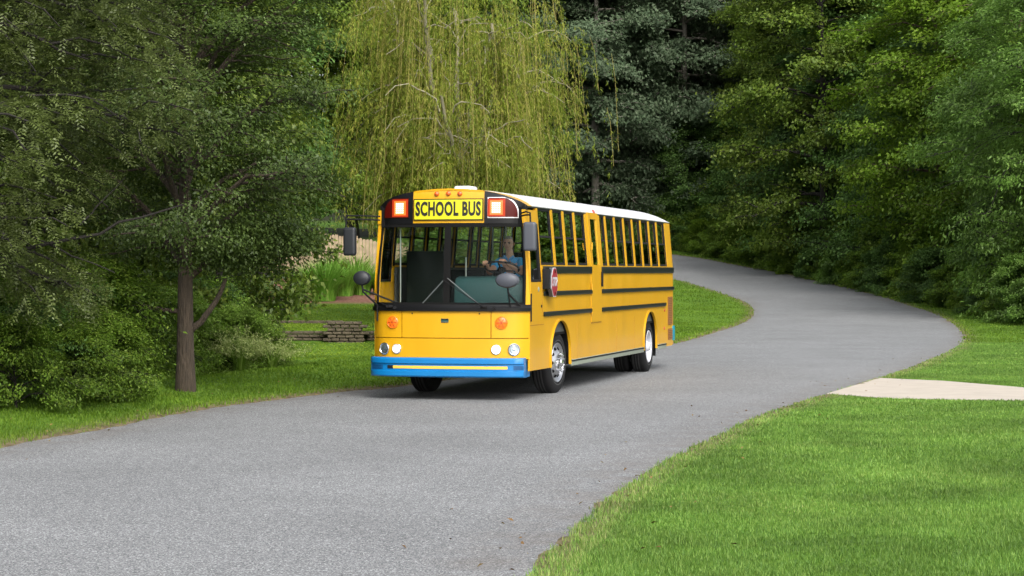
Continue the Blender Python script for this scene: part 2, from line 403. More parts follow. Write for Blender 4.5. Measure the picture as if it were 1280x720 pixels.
STW = mat('white_sign_legend', (.42, .40, .42), .6)
LMP = mat('lit_white_headlamp', (1, 1, .95), .1, emis=(1, .97, .88), estr=.8)
LMG = mat('headlamp_reflector', (.62, .66, .70), .42, metal=.8)
TAN = mat('yellow_bumper_stripe', (.80, .45, .05), .5)

def glass(name, tint, fres=1.0, rough=.0):
    m = bpy.data.materials.new(name); m.use_nodes = True; t = m.node_tree; t.nodes.remove(t.nodes['Principled BSDF'])
    tr = t.nodes.new('ShaderNodeBsdfTransparent'); tr.inputs[0].default_value = (*tint, 1)
    gl = t.nodes.new('ShaderNodeBsdfGlossy'); gl.inputs['Roughness'].default_value = rough; gl.inputs[0].default_value = (.9, .95, .95, 1)
    fr = t.nodes.new('ShaderNodeFresnel'); fr.inputs[0].default_value = 1.5
    mu = t.nodes.new('ShaderNodeMath'); mu.operation = 'MULTIPLY'; mu.inputs[1].default_value = fres
    t.links.new(fr.outputs[0], mu.inputs[0])
    ms = t.nodes.new('ShaderNodeMixShader'); t.links.new(mu.outputs[0], ms.inputs[0])
    t.links.new(tr.outputs[0], ms.inputs[1]); t.links.new(gl.outputs[0], ms.inputs[2])
    t.links.new(ms.outputs[0], t.nodes['Material Output'].inputs['Surface']); return m
GLS = glass('windshield_glass', (.96, .975, .965), .10)
GLT = glass('tinted_side_glass', (.82, .88, .83), 1.5)
GLL = glass('clear_side_glass', (.95, .97, .95), .35)
GLC = glass('lens_glass', (.9, .95, .97), 1.0)

THETA = math.atan(702/F)
bus = empty('school_bus', (-.985, 32.246, .02), -THETA, label='yellow school bus with white roof and blue bumper driving on the grey road', cat='school bus')
HW, LEN = 1.22, 12.2
def wid(z): return HW-.085*max(0, min(1, (z-1.95)/1.0))
def yfr(a): a = abs(a); return .10*a*a+.19*a**9
def rake(z): return .0 if z < 1.4 else .10*(z-1.4)/1.25 if z < 2.65 else .10
RP = [(0, 3.18), (.25, 3.172), (.5, 3.15), (.7, 3.115), (.85, 3.075), (.97, 3.03), (1.05, 2.99), (1.10, 2.96), (1.138, 2.925)]
def rtop(x): return float(np.interp(abs(x), [p[0] for p in RP], [p[1] for p in RP]))
def front_pt(a, z, off):
    x = a*wid(z); e = 1e-3; y = yfr(a)+rake(z)
    dx = e*2*wid(z); dy = yfr(a+e)-yfr(a-e)
    n = Vector((dy, -dx)).normalized()
    return (x+n.x*off, y+n.y*off, z)
def fpatch(a0, a1, z0, z1, thick=.02, off=0.0, nu=14, nv=2):
    m = MB(); m.grid(lambda s, t, k: front_pt(a0+(a1-a0)*s, z0+(z1-z0)*t, off if k == 0 else off-thick), nu, nv, thick); return m

# --- lower front
fpatch(-1, 1, .62, .925, .03, 0, 40, 2).build('lower_front_panel', YEL, bus, smooth=True)
fpatch(-.995, -.585, .937, 1.335, .03, 0, 14, 2).build('corner_panel', YEL, bus, smooth=True)
fpatch(.567, .995, .937, 1.335, .03, 0, 14, 2).build('corner_panel', YEL, bus, smooth=True)
hatch = fpatch(-.575, .557, .937, 1.335, .03, 0, 20, 2).build('engine_hatch', YEL, bus, smooth=True)
for a in (-.44, .42):
    p = front_pt(a, 1.30, .006); MB().lathe([(0, -.004), (.011, -.004), (.011, .006), (0, .006)], p, (0, -1, 0), 10).build('latch', RUB, hatch)
fpatch(-.99, .99, .60, 1.36, .02, -.034, 30, 1).build('front_backing', YEL2, bus, smooth=True)
em = fpatch(-.066, .03, 1.165, 1.225, .008, .009, 4, 1).build('emblem', mat('emblem_dark_green', (.03, .10, .09), .3, metal=.5), hatch)
fpatch(-.062, -.028, 1.205, 1.219, .004, .012, 2, 1).build('emblem_bar', RUB, hatch); fpatch(-.022, .026, 1.205, 1.219, .004, .012, 2, 1).build('emblem_bar', RUB, hatch)
fpatch(-.058, .022, 1.172, 1.182, .004, .012, 2, 1).build('emblem_bar', CHR, hatch)
# cowl
m = MB()
m.grid(lambda s, t, k: front_pt(-1+2*s, 1.335+.10*t, (.035 if k == 0 else -.05)-.02*(t > .6)*(k == 0)), 40, 4, .05)
cowl = m.build('windshield_cowl', BLK, bus, smooth=True, bevel=0)
# --- round lamps
def lamp(name, a, z, r, glass_m, inner, extra=None):
    p = Vector(front_pt(a, z, .004)); n = Vector((yfr(a+.001)-yfr(a-.001), -.002*wid(z), 0)).normalized()
    q = MB().lathe([(r*.99, -.004), (r*1.1, -.002), (r*1.1, .014), (r*1.0, .02), (r*.93, .012), (r*.93, -.002)], p, n, 28, closed=True).build(name, CHR if extra != 'amber' else AMB, bus, smooth=True)
    if extra == 'amber':
        MB().lathe([(0, .03), (r*.5, .027), (r*.92, .012), (r*.92, .0), (0, .0)], p, n, 24).build('lens', AMB, q, smooth=True)
        g = MB()
        for k in range(3):
            g.box(p+n*.028, (r*1.7, .004, .010), Matrix.Rotation(k*PI/3, 3, n) @ n.to_track_quat('-Y', 'Z').to_matrix())
        g.build('lens_ridge', mat('dark_amber', (.35, .05, .005), .4), q)
    else:
        MB().lathe([(r*.93, .014), (r*.75, .009), (r*.45, .005), (0, .004)], p, n, 28).build('reflector', inner, q, smooth=True)
        MB().lathe([(0, .014), (r*(.25 if inner is LMG else .72), .008), (r*(.28 if inner is LMG else .85), .004), (0, -.004)], p+n*.005, n, 14).build('bulb', LMG if inner is LMG else LMP, q, smooth=True)
        MB().lathe([(0, .026), (r*.5, .022), (r*.9, .010), (r*.92, .006), (0, .004)], p, n, 28).build('lens', glass_m, q, smooth=True)
    return q
lamp('headlight', -.815, .766, .083, GLC, LMG); lamp('headlight', .835, .766, .083, GLC, LMG)
PNK = mat('pink_unlit_reflector', (.75, .42, .36), .2, metal=.6)
lamp('headlight', -.645, .766, .068, GLC, PNK); lamp('headlight', .625, .766, .068, GLC, LMP)
lamp('turn_signal', -.70, 1.165, .085, None, None, 'amber'); lamp('turn_signal', .69, 1.165, .085, None, None, 'amber')
# --- bumper: C-section with a striped recess
def bump_pt(a, z, off): p = front_pt(a, .7, off); return (max(-1.235, min(1.175, p[0])), p[1], z)
m = MB(); prof = [(.02, .345), (.10, .352), (.118, .37), (.118, .435), (.095, .445), (.095, .545), (.118, .555), (.118, .615), (.10, .636), (.02, .642)]
N = 44; rows = [[m.bm.verts.new(bump_pt(-1.005+2.01*i/N, z, o)) for o, z in prof] for i in range(N+1)]
for r0, r1 in zip(rows, rows[1:]):
    for k in range(len(prof)): k2 = (k+1) % len(prof); m._f([r0[k], r0[k2], r1[k2], r1[k]])
m._f(rows[0]); m._f(rows[-1][::-1])
m.b2((-1.10, .30, .345), (-1.20, .5, .642))
m.b2((1.0, .30, .350), (1.165, .5, .638))
bumper = m.build('front_bumper', BLU, bus, smooth=True)
m = MB(); m.grid(lambda s, t, k: bump_pt(-.66+1.42*s, .475+.042*t, .101 if k == 0 else .085), 24, 1, .01); m.build('reflective_stripe', TAN, bumper)
m = MB(); m.grid(lambda s, t, k: bump_pt(-.73+.07*s, .472+.048*t, .102 if k == 0 else .085), 4, 1, .01); m.build('reflective_stripe', RUB, bumper)
for a0, a1 in ((.82, .93), (-.93, -.79)):
    m = MB()
    m.grid(lambda s, t, k: bump_pt(a0+(a1-a0)*s, .462+.066*t, .1 if k == 0 else .085), 4, 1, .01)
    for q in range(3): m.grid(lambda s, t, k: bump_pt(a0+(a1-a0)*(.15+.7*s), .470+.02*q+.008*t, .106 if k == 0 else .09), 3, 1, .01)
    m.build('bumper_step', BLUD, bumper)
# --- windshield
for a0, a1 in ((-.955, -.022), (.022, .955)):
    g = fpatch(a0, a1, 1.44, 2.66, .008, -.018, 20, 4).build('windshield', GLS, bus, smooth=True)
    m = MB()
    m.grid(lambda s, t, k: front_pt(a0+(a1-a0)*s, 1.435+.03*t, .004 if k == 0 else -.02), 16, 1, .02)
    m.grid(lambda s, t, k: front_pt(a0+(a1-a0)*s, 2.60+.06*t, .004 if k == 0 else -.02), 16, 1, .02)
    for b in (a0, a1):
        b0 = b if b == a0 else b-.02
        m.grid(lambda s, t, k: front_pt(b0+.02*s, 1.46+1.16*t, .005 if k == 0 else -.02), 2, 3, .02)
    m.build('windshield_seal', DRK, g)
fpatch(-.022, .022, 1.43, 2.66, .05, .008, 3, 3).build('windshield_divider', DRK, bus)
for s in (-1, 1):
    m = MB(); a0, a1 = (.958, 1.0) if s > 0 else (-1.0, -.958)
    m.grid(lambda u, t, k: front_pt(a0+(a1-a0)*u, 1.43+1.23*t, .006 if k == 0 else -.05), 4, 4, .05); m.build('front_pillar', YEL, bus, smooth=True)
# wipers
def wiper(a_p, a_tip, z_tip, a_m, z_m, blade):
    P0 = Vector(front_pt(a_p, 1.40, .06)); P1 = Vector(front_pt(a_tip, z_tip, .035)); 
    w_ = MB().tube([P0, Vector(front_pt(a_p, 1.40, .085)), P1], [.012, .010, .006], 6).tube([P0-Vector((.05, 0, 0)), P0+Vector((.05, 0, 0))], .02, 8).build('wiper', RUB, bus)
    c = Vector(front_pt(a_m, z_m, .02)); MB().tube(blade, .008, 5).build('wiper_blade', mat('wiper_metal', (.10, .11, .11), .35), w_)
wiper(.48, -.035, 1.80, 0, 0, [front_pt(.01, 1.83, .02), front_pt(.40, 1.455, .02)])
wiper(-.72, -.98, 1.50, 0, 0, [front_pt(-.30, 1.455, .02), front_pt(-.045, 1.79, .02)])
for a in (-.66, .60): MB().lathe([(0, .03), (.022, .03), (.03, 0), (0, 0)], front_pt(a, 1.385, .035), (0, -1, 0), 12).build('washer_nozzle', RUB, cowl)
# --- header cap above the windshield
def cap_pt(a, s, off, zlo=2.65, drop=0):
    x = a*1.14; zt = rtop(x)-drop; z = zlo+(zt-zlo)*s
    p = front_pt(a, max(z, 2.65), off); hw = 1.145
    return (a*hw+(p[0]-a*wid(max(z, 2.65))), p[1]+.05*max(0, (z-zlo)/(3.18-2.65))**4, z)
m = MB(); m.grid(lambda s, t, k: cap_pt(-1+2*s, t, 0 if k == 0 else -.05), 60, 10, .05); cap = m.build('front_cap', YEL, bus, smooth=True)
def band(a0, a1, s0, s1, thick, off, n=14, drop=.02, nv=6):
    m = MB(); m.grid(lambda s, t, k: cap_pt(a0+(a1-a0)*s, s0+(s1-s0)*t, off if k == 0 else off-thick, drop=drop), n, nv, thick); return m
for sg in (-1, 1):
    a0, a1 = (.487, 1.0) if sg > 0 else (-1.0, -.487)
    bp_ = band(a0, a1, .0, 1, .03, .014, 20, .002).build('lamp_housing', BLK, bus, smooth=True)
    b0, b1 = (.545, .90) if sg > 0 else (-.90, -.545)
    def ztop(u, g): 
        u = abs(u); x1, zt, r = .90+g, 3.035+g*.6, .17
        k = max(0, (u-(x1-r))/r); return min(zt-.24+.24*math.sqrt(max(0, 1-k*k)), rtop(u*1.14)-.035)
    def lens(g, d0, d1, name, mm, par):
        x0, x1, z0 = .545-g, .90+g, 2.745-g
        return MB().grid(lambda s_, t, k: fn(sg*(x0+(x1-x0)*math.sin(s_*PI/2)), z0+(ztop(x0+(x1-x0)*math.sin(s_*PI/2), g)-z0)*t, d1 if k == 0 else d0), 20, 5, .02).build(name, mm, par)
    fn = lambda u, v, d: cap_pt(u, (v-2.65)/(rtop(u*1.14)-2.65), d)
    def subdiv(poly, k=5): return [tuple(np.array(p)*(1-i/k)+np.array(q)*i/k) for p, q in zip(poly, poly[1:]+poly[:1]) for i in range(k)]
    lens(.014, .005, .020, 'lamp_trim', CHR if sg > 0 else BLK, bp_); lens(0, .005, .025, 'red_lamp', RED, bp_)
    ac = .645*sg if sg > 0 else -.665
    z0, z1 = 2.80, 2.975
    t0, t1 = ac-.062, ac+.062
    MB().prism(subdiv([(t0-.05, z0-.045), (t1+.05, z0-.045), (t1+.05, z1+.045), (t0-.05, z1+.045)], 3), fn, .02, .029).build('lamp_halo', LHALO, bp_)  # added glowing pad for the lamp's halo, not a lens of its own
    MB().prism(subdiv([(t0-.02, z0-.02), (t1+.02, z0-.02), (t1+.02, z1+.02), (t0-.02, z1+.02)], 3), fn, .02, .032).build('lit_amber_lamp', HOT, bp_)
    m = MB()
    for i in range(4):
        for j in range(5):
            u0 = t0+.006+i*.0285; v0 = z0+.008+j*.0328
            m.prism([(u0, v0), (u0+.022, v0), (u0+.022, v0+.026), (u0, v0+.026)], fn, .028, .036)
    m.build('lamp_cell', HOTC, bp_)
# sign
fnc = lambda u, v, d: cap_pt(u, (v-2.65)/(rtop(u*1.14)-2.65), d)
sign = MB().grid(lambda s, t, k: fnc(-.475+.95*s, 2.70+.325*t, .020 if k == 0 else .0), 20, 2, .02).build('destination_sign', BLK, bus)
MB().grid(lambda s, t, k: fnc(-.462+.924*s, 2.715+.295*t, .026 if k == 0 else .01), 20, 2, .02).build('sign_face', SGN, sign)
def text_mesh(body, size, sx, offset, m, parent, name, M, extr=.002, sp=1.0):
    cu = bpy.data.curves.new(name, 'FONT'); cu.body = body; cu.size = size; cu.offset = offset; cu.extrude = extr
    cu.align_x = 'CENTER'; cu.align_y = 'CENTER'; cu.resolution_u = 3; cu.space_character = sp
    tmp = bpy.data.objects.new('tmp_text', cu); C.objects.link(tmp); bpy.context.view_layer.update()
    me = bpy.data.meshes.new_from_object(tmp.evaluated_get(bpy.context.evaluated_depsgraph_get()))
    bpy.data.objects.remove(tmp)
    for v in me.vertices: v.co = M(v.co.x*sx, v.co.y, v.co.z)
    me.materials.clear(); me.materials.append(m); return link(name, me, parent)
LETB = mat('sign_lettering_black', (.008, .008, .008), .5)
text_mesh('SCHOOL BUS', .285, .555, .0105, LETB, sign, 'sign_lettering', lambda x, y, z: fnc(x/1.14, 2.863+y, .030+z), sp=1.08)
for a in (-.16, 0, .155):
    m = MB(); c = cap_pt(a, .86, .02); m.lathe([(0, .026), (.02, .022), (.034, .008), (.037, -.02), (0, -.02)], c, (0, -1, .15), 16)
    m.build('marker_light', mat('marker_amber', (.55, .10, .02), .25), bus, smooth=True)
# --- roof
def cross(n=28):
    P = [(-x, z) for x, z in RP[::-1]]+RP[1:]; return P
CS = cross()
def roof_shell(y0, y1, zoff, tail, mm, name, ny=10):
    m = MB(); P = CS
    def fn(s, t, k):
        i = s*(len(P)-1); x, z = P[int(round(i))]; d = zoff if k == 0 else zoff-.03
        ya = yfr(x/1.14)+.13 if y0 < .2 else y0
        y = ya+(y1-ya)*t
        sag = 0
        if tail and y > LEN-.55: q = (y-(LEN-.55))/.55; sag = .30*(1-math.sqrt(max(0, 1-q*q*.93)))
        zz = z-sag*max(0, (z-2.92)/.26)
        return (x*(1+d*.3), y, zz+d)
    m.grid(fn, len(P)-1, ny, .03); return m.build(name, mm, bus, smooth=True, angle=60)
roof_shell(.1, .72, 0, False, YEL, 'front_roof_cap', 6)
roof = roof_shell(.72, LEN+.01, .006, True, WHT, 'roof', 60)
MB().box((.02, 1.0, 3.20), (.27, .4, .09)).build('roof_hatch', WHT, bus, bevel=.04, seg=3)
MB().lathe([(0, .02), (.03, .018), (.04, 0), (0, 0)], (1.125, 5.1, 2.955), (1, 0, .6), 10).build('marker_light', mat('marker_red', (.4, .02, .01), .3), bus)
# --- sides
def arch(cy, hw, top, zb, n=16):
    return [(cy-hw, zb)]+[(cy-hw*math.cos(PI*k/n), zb+(.18)+(top-zb-.18)*math.sin(PI*k/n)) for k in range(n+1)]+[(cy+hw, zb)]
ARF = (2.27, .69, 1.185); ARR = (9.74, .66, 1.19)
def yt(t): return t+.25
PILL = [1.02, 1.97, 2.75, 3.53, 4.40, 5.42, 5.97, 6.75, 7.55, 8.35, 9.15, 9.95, 10.75, 11.78]
def side_fn(s):
    return lambda u, v, d: (s*(wid(v)+d), u, v)
for s in (1, -1):
    fn = side_fn(s)
    yb = .285; zb = .435
    poly = [(yb, .62), (yb+.35, .40)] if False else [(yb, .44)]
    for cy, hw, tp in (ARF, ARR):
        poly += arch(cy, hw, tp, zb)
    poly += [(LEN-.12, zb), (LEN, zb+.08), (LEN, 2.03)]
    poly += [(1.03, 2.03), (1.03, 1.77), (yb, 1.77)]
    side = MB().prism(poly, fn, -.03, 0).build('side_panel', YEL, bus)
    # front-lower return of the side panel below the bumper line
    for cy, hw, tp in (ARF, ARR):
        A = arch(cy, hw, tp, zb+.0, 20)[0:]; B = arch(cy, hw-.03, tp-.03, zb, 20)
        m = MB()
        for k in range(len(A)-1):
            q = [A[k], A[k+1], B[k+1], B[k]]
            if abs(q[0][0]-q[1][0])+abs(q[0][1]-q[1][1]) < 1e-6: continue
            m.prism(q, fn, -.02, .022)
        m.build('arch_flare', YEL, side, smooth=True)
        m = MB()
        for p, q in zip(B, B[1:]): m.prism([p, q, (q[0], q[1]+.004), (p[0], p[1]+.004)], fn, -.42, -.02)
        m.build('wheel_well', DRK, side)
    # rub rails
    for (y0, y1, z) in [(1.13, 4.52, 1.955), (5.32, 12.18, 1.955), (1.13, 4.52, 1.59), (5.32, 12.18, 1.59), (1.13, 4.52, 1.275), (5.32, 11.3, 1.275)]:
        MB().box((s*(HW+(.004 if z > 1.9 else .012)), (y0+y1)/2, z), (.036, y1-y0, .115 if z > 1.9 else .072)).build('rub_rail', RAIL, side, bevel=.014)
    for (y0, y1) in [(3.0, 9.04), (10.45, 11.35)]:
        MB().box((s*(HW+.004), (y0+y1)/2, .455), (.03, y1-y0, .10)).build('skirt_trim', SKT, side, bevel=.008)
        MB().box((s*(HW+.012), (y0+y1)/2, .485), (.03, y1-y0, .022)).build('skirt_trim', RUB, side)
    MB().box((s*(HW+.001), .72, 1.12), (.006, .85, .010)).build('panel_joint', YEL2, side)
    MB().box((s*(HW+.001), 1.06, 1.5), (.006, .010, .5)).build('panel_joint', YEL2, side)
    for y in (3.45, 6.6, 8.2): MB().box((s*(HW+.0005), y, .80), (.004, .005, .60)).build('panel_joint', YEL2, side)
    # pillars
    def lean_box(y0, y1, z0, z1, d0, d1, mm, name, par):
        return MB().prism([(y0, z0), (y1, z0), (y1, z1), (y0, z1)], fn, d0, d1).build(name, mm, par)
    for i, y in enumerate(PILL):
        wd = .09 if i == 0 else .15 if i in (4, 5) else .12 if s > 0 else .08
        if i == len(PILL)-1: lean_box(y-.16, LEN, 2.03, 2.90, -.05, 0, YEL, 'window_pillar', bus); continue
        lean_box(y-wd/2, y+wd/2, 2.03 if i else 1.77, 2.90, -.05, .0, YEL, 'window_pillar', bus)
    for i, y in enumerate(PILL): lean_box(y-(.075 if s > 0 else .045), y+(.075 if s > 0 else .045), 1.98, 2.88, -.062, -.053, DRK, 'inner_pillar', bus)
    lean_box(.30, LEN, 2.895, 2.925, -.05, -.002, BLK, 'window_header', bus)
    lean_box(.26, .98, 2.655, 2.86, -.05, .004, YEL, 'front_quarter_panel', bus)
    # driver's window
    m = MB(); y0, y1, z0, z1 = .36, .975, 1.775, 2.65
    for a, b, c, d in ((y0, y1, z0, z0+.035), (y0, y1, z1-.035, z1), (y0, y0+.035, z0+.035, z1-.035), (y1-.035, y1, z0+.035, z1-.035)):
        m.prism([(a, c), (b, c), (b, d), (a, d)], fn, -.04, .004)
    wn = m.build('driver_window', RUB, bus)
    MB().prism([(y0+.03, z0+.03), (y1-.03, z0+.03), (y1-.03, z1-.03), (y0+.03, z1-.03)], fn, -.025, -.02).build('pane', GLT, wn)
    lean_box(.285, .355, 1.775, 2.655, -.05, 0, YEL, 'window_pillar', bus)
    for i in range(len(PILL)-1):
        if i == 4 and s > 0: continue
        w0 = .045 if i == 0 else .08 if i in (4, 5) else .065; w1 = .08 if i+1 in (4, 5) else .16 if i+1 == 13 else .065
        y0, y1 = PILL[i]+w0, PILL[i+1]-w1; z0, z1, e = 2.03, 2.90, (.045 if s > 0 else .02)
        m = MB()
        for a, b, c, d in ((y0, y1, z0, z0+.04), (y0, y1, z1-.03, z1), (y0, y0+e, z0+.04, z1-.03), (y1-e, y1, z0+.04, z1-.03), (y0+e, y1-e, 2.455, 2.485)):
            m.prism([(a, c), (b, c), (b, d), (a, d)], fn, (-.05 if s > 0 else -.035), -.012)
        wn = m.build('window', RUB, bus)
        for c, d, o in ((z0+.035, 2.46, -.02), (2.48, z1-.025, -.032)):
            MB().prism([(y0+e-.01, c), (y1-e+.01, c), (y1-e+.01, d), (y0+e-.01, d)], fn, o-.006, o).build('pane', GLT if s > 0 else GLL, wn)
    if s > 0:   # side emergency door
        y0, y1, z0, z1 = 4.50, 5.30, 1.075, 2.93; dz = (2.06, 2.82)
        m = MB()
        m.prism([(y0, z0), (y1, z0), (y1, 2.04), (y0, 2.04)], fn, -.01, .016)
        for a, b, c, d in ((y0, y0+.16, 2.04, z1), (y1-.16, y1, 2.04, z1), (y0+.16, y1-.16, 2.82, z1)):
            m.prism([(a, c), (b, c), (b, d), (a, d)], fn, -.01, .016)
        door = m.build('emergency_door', YEL, bus)
        MB().prism([(y0+.16, 2.04), (y1-.16, 2.04), (y1-.16, 2.82), (y0+.16, 2.82)], fn, -.008, -.002).build('pane', GLT, door)
        MB().box((HW+.03, y1-.03, 1.80), (.03, .05, .26)).build('handle', RUB, door, bevel=.008)
        for z in (1.2, 1.6, 2.3): MB().tube([(HW+.02, y0-.01, z), (HW+.02, y0-.01, z+.12)], .013, 6).build('hinge', YEL, door)
        m = MB()
        for a, b, c, d in ((y0-.012, y0, z0-.01, 2.03), (y1, y1+.012, z0-.01, 2.03), (y0-.012, y1+.012, z0-.02, z0-.006)):
            m.prism([(a, c), (b, c), (b, d), (a, d)], fn, -.01, .004)
        m.build('door_gap', YEL2, door)
    else:
        # entrance door: two glazed leaves
        for y0, y1 in ((.36, .66), (.67, .97)):
            m = MB()
            for a, b, c, d in ((y0, y1, .50, .58), (y0, y1, 1.60, 1.68), (y0, y0+.04, .58, 1.76), (y1-.04, y1, .58, 1.76)):
                m.prism([(a, c), (b, c), (b, d), (a, d)], fn, -.01, .02)
            m.build('entrance_door', BLK, bus)
# vents at the rear corner
for z0, z1 in ((.86, 1.42), (.56, .78)):
    v = MB().box((HW+.004, 11.84, (z0+z1)/2), (.012, .46, z1-z0)).build('vent_grille', GRL, bus)
    m = MB()
    for z in np.arange(z0+.02, z1-.01, .035): m.box((HW+.014, 11.84, z), (.012, .44, .012))
    m.build('louvre', mat('vent_louvre', (.30, .13, .03), .6), v)
m = MB(); m.b2((-1.235, LEN-.10, .53), (1.235, LEN+.14, .83)); m.build('rear_bumper', mat('teal_rear_bumper', (.0, .22, .30), .4), bus, bevel=.025)
# rear wall
m = MB()
fnb = lambda u, v, d: (u*wid(v)/HW, LEN-.06+d, v)
for a, b, c, d in ((-HW, HW, .45, 2.05), (-HW, HW, 2.80, 2.88), (-HW, -1.02, 2.05, 2.80), (1.02, HW, 2.05, 2.80), (-.42, -.34, 2.05, 2.8), (.34, .42, 2.05, 2.8)):
    m.prism([(a, c), (b, c), (b, d), (a, d)], fnb, 0, .05)
m.prism([(-1.12, 2.88), (1.12, 2.88), (1.0, 3.0), (.6, 3.05), (0, 3.06), (-.6, 3.05), (-1.0, 3.0)], lambda u, v, d: (u, LEN-.12+d, v), 0, .03)
rear = m.build('rear_wall', YEL, bus)
MB().b2((-1.03, LEN-.04, 2.04), (1.03, LEN-.035, 2.81)).build('rear_window', GLT, rear)
for x in (-.85, .85): MB().lathe([(0, .03), (.08, .02), (.09, 0), (0, 0)], (x, LEN, 1.75), (0, 1, 0), 16).build('tail_light', RED, rear)
# --- chassis, floor, interior
m = MB(); m.b2((-1.17, .34, .93), (1.17, LEN-.08, .97)); m.build('floor', DRK, bus)
m = MB()
for s in (-1, 1): m.b2((s*.38, .5, .42), (s*.48, 11.8, .66))
m.b2((-.8, 3.6, .38), (.8, 7.8, .62)); m.b2((-.06, .4, .33), (.22, 1.0, .58)); m.b2((-.9, .35, .40), (.9, .55, .60))
for y in (2.27, 9.74): m.tube([(-1.0, y, .5), (1.0, y, .5)], .10, 10)
m.lathe([(0, -.2), (.2, -.16), (.24, 0), (.2, .16), (0, .2)], (0, 9.74, .5), (1, 0, 0), 16)
m.build('chassis', DRK, bus)
m = MB()
for s in (-1, 1): m.b2((s*1.135, 1.1, .97), (s*1.165, LEN-.1, 2.0))
m.build('interior_lining', INT, bus)
m = MB(); m.b2((-1.05, .9, 2.875), (1.05, LEN-.15, 2.9)); m.build('ceiling', mat('ceiling_liner', (.10, .11, .10), .6), bus)
m = MB(); m.b2((-1.1, .25, 2.60), (1.1, .32, 2.90)); m.b2((-1.1, .33, 2.72), (1.1, .9, 2.75)); m.build('header_panel', DRK, bus)
def seat_mesh():
    m = MB(); m.box((0, 0, 1.36), (.82, .42, .13)); m.box((0, .26, 1.66), (.82, .09, .60), Matrix.Rotation(R(-6), 3, 'X')); m.box((0, .05, 1.13), (.7, .05, .36)); return m
for i in range(11):
    for s in (-1, 1):
        if i == 0: continue
        o = seat_mesh().build('passenger_seat', SEAT, bus, bevel=.03); o.location = (s*.70, 2.0+i*.86, 0)
# barrier in front of the passengers (dark, high) with grab bars
m = MB(); m.box((-.69, 1.2, 1.62), (.62, .03, 1.26)); m.build('barrier_panel', mat('barrier_dark_green', (.003, .008, .006), .6, spec=.2), bus, bevel=.05)
m = MB(); m.box((.45, 2.35, 1.55), (.95, .04, 1.1)); m.build('barrier_panel', mat('barrier_black', (.006, .008, .008), .5), bus, bevel=.05)
m = MB()
for x in (-.355, -.30, -.02): m.tube([(x, 1.15, 1.0), (x, 1.15, 2.15)], .012, 6)
m.tube([(-1.02, .95, 1.2), (-1.02, .95, 2.6)], .014, 6)
for x in (.1, .32): m.tube([(x, 2.3, 1.0), (x, 2.3, 2.86)], .012, 6)
m.build('grab_bar', mat('grab_bar_steel', (.30, .34, .32), .3, metal=1), bus)
# dashboard
m = MB()
prof = [(.33, 1.36), (.35, 1.72), (.42, 1.83), (.58, 1.86), (.72, 1.80), (.76, 1.62), (.70, 1.36)]
m.prism(prof, lambda u, v, d: (d, u+.0, v), .02, 1.14)
dash = m.build('dashboard', DASH, bus, bevel=.03)
m = MB(); m.b2((-1.1, .32, 1.30), (0.0, .7, 1.45)); m.build('step_well_cover', DRK, bus)
for x in (.22, .85): MB().b2((x, .345, 1.50), (x+.2, .356, 1.56)).build('vent', DRK, dash)
# steering wheel
SWC = Vector((.60, .99, 1.985)); SWN = Vector((0, .36, .93)).normalized()
m = MB(); q = Vector((0, 0, 1)).rotation_difference(SWN)
ringp = [SWC+q @ Vector((.262*math.cos(k/36*2*PI), .262*math.sin(k/36*2*PI), 0)) for k in range(37)]
m.tube(ringp, .016, 8, cap=False)
for a in (PI/2, PI*7/6, PI*11/6): m.tube([SWC-SWN*.05, SWC+q @ Vector((.255*math.cos(a+PI), .255*math.sin(a+PI), 0))], .014, 6)
m.lathe([(0, 0), (.06, -.005), (.065, -.04), (.04, -.08), (.035, -.4), (0, -.4)], SWC, SWN, 16)
m.build('steering_wheel', RUB, bus, smooth=True)
m = MB(); m.box((.60, 1.72, 1.52), (.50, .48, .12)); m.box((.60, 1.96, 1.88), (.50, .10, .70), Matrix.Rotation(R(-8), 3, 'X')); m.box((.6, 1.75, 1.2), (.3, .3, .5))
m.build('driver_seat', SEAT, bus, bevel=.03)
# --- mirrors
def mirror_up(x, y, ztop, arm, mm):
    a = MB()
    for p in arm: a.tube(p, .013, 6)
    a = a.build('mirror_arm', RUB, bus)
    MB().box((x, y, ztop-.215), (.195, .11, .43)).build('mirror', mm, a, bevel=.045, seg=4)
    MB().box((x, y+.057, ztop-.215), (.155, .004, .37)).build('mirror_glass', CHR, a)
mirror_up(-1.515, -.02, 2.60, [[(-1.08, .12, 2.71), (-1.35, .0, 2.72), (-1.575, -.02, 2.72)], [(-1.08, .12, 2.765), (-1.35, .0, 2.775), (-1.575, -.02, 2.775)], [(-1.575, -.02, 2.78), (-1.575, -.02, 2.50)]], MIR)
mirror_up(1.30, -.03, 2.665, [[(1.10, .2, 2.80), (1.22, .05, 2.82), (1.30, -.02, 2.80), (1.31, -.03, 2.62)], [(1.10, .2, 2.76), (1.2, .07, 2.77), (1.30, -.02, 2.77)]], MIG)
def mirror_low(c, arm, mm):
    a = MB()
    for p in arm: a.tube(p, .015, 6)
    a = a.build('mirror_arm', RUB, bus)
    m = MB(); n_ = 24
    m.lathe([(0, -.05), (.07, -.045), (.12, -.02), (.142, .03), (.13, .055), (0, .06)], (0, 0, 0), (0, 1, 0), n_)
    o = m.build('convex_mirror', mm, a, smooth=True); o.location = c; o.scale = (1.0, 1, .78)
mirror_low((-1.32, -.06, 1.83), [[(-1.32, -.04, 1.76), (-1.30, -.03, 1.62), (-1.13, .14, 1.42), (-1.13, .14, 1.18)], [(-1.30, -.03, 1.66), (-.75, .12, 1.43)]], MIR)
mirror_low((.99, -.20, 1.80), [[(.99, -.17, 1.72), (1.0, -.02, 1.40)], [(1.0, -.14, 1.6), (1.12, .10, 1.42)]], MIG)
bpy.data.objects['convex_mirror.001'].scale = (1.30, 1, .80)
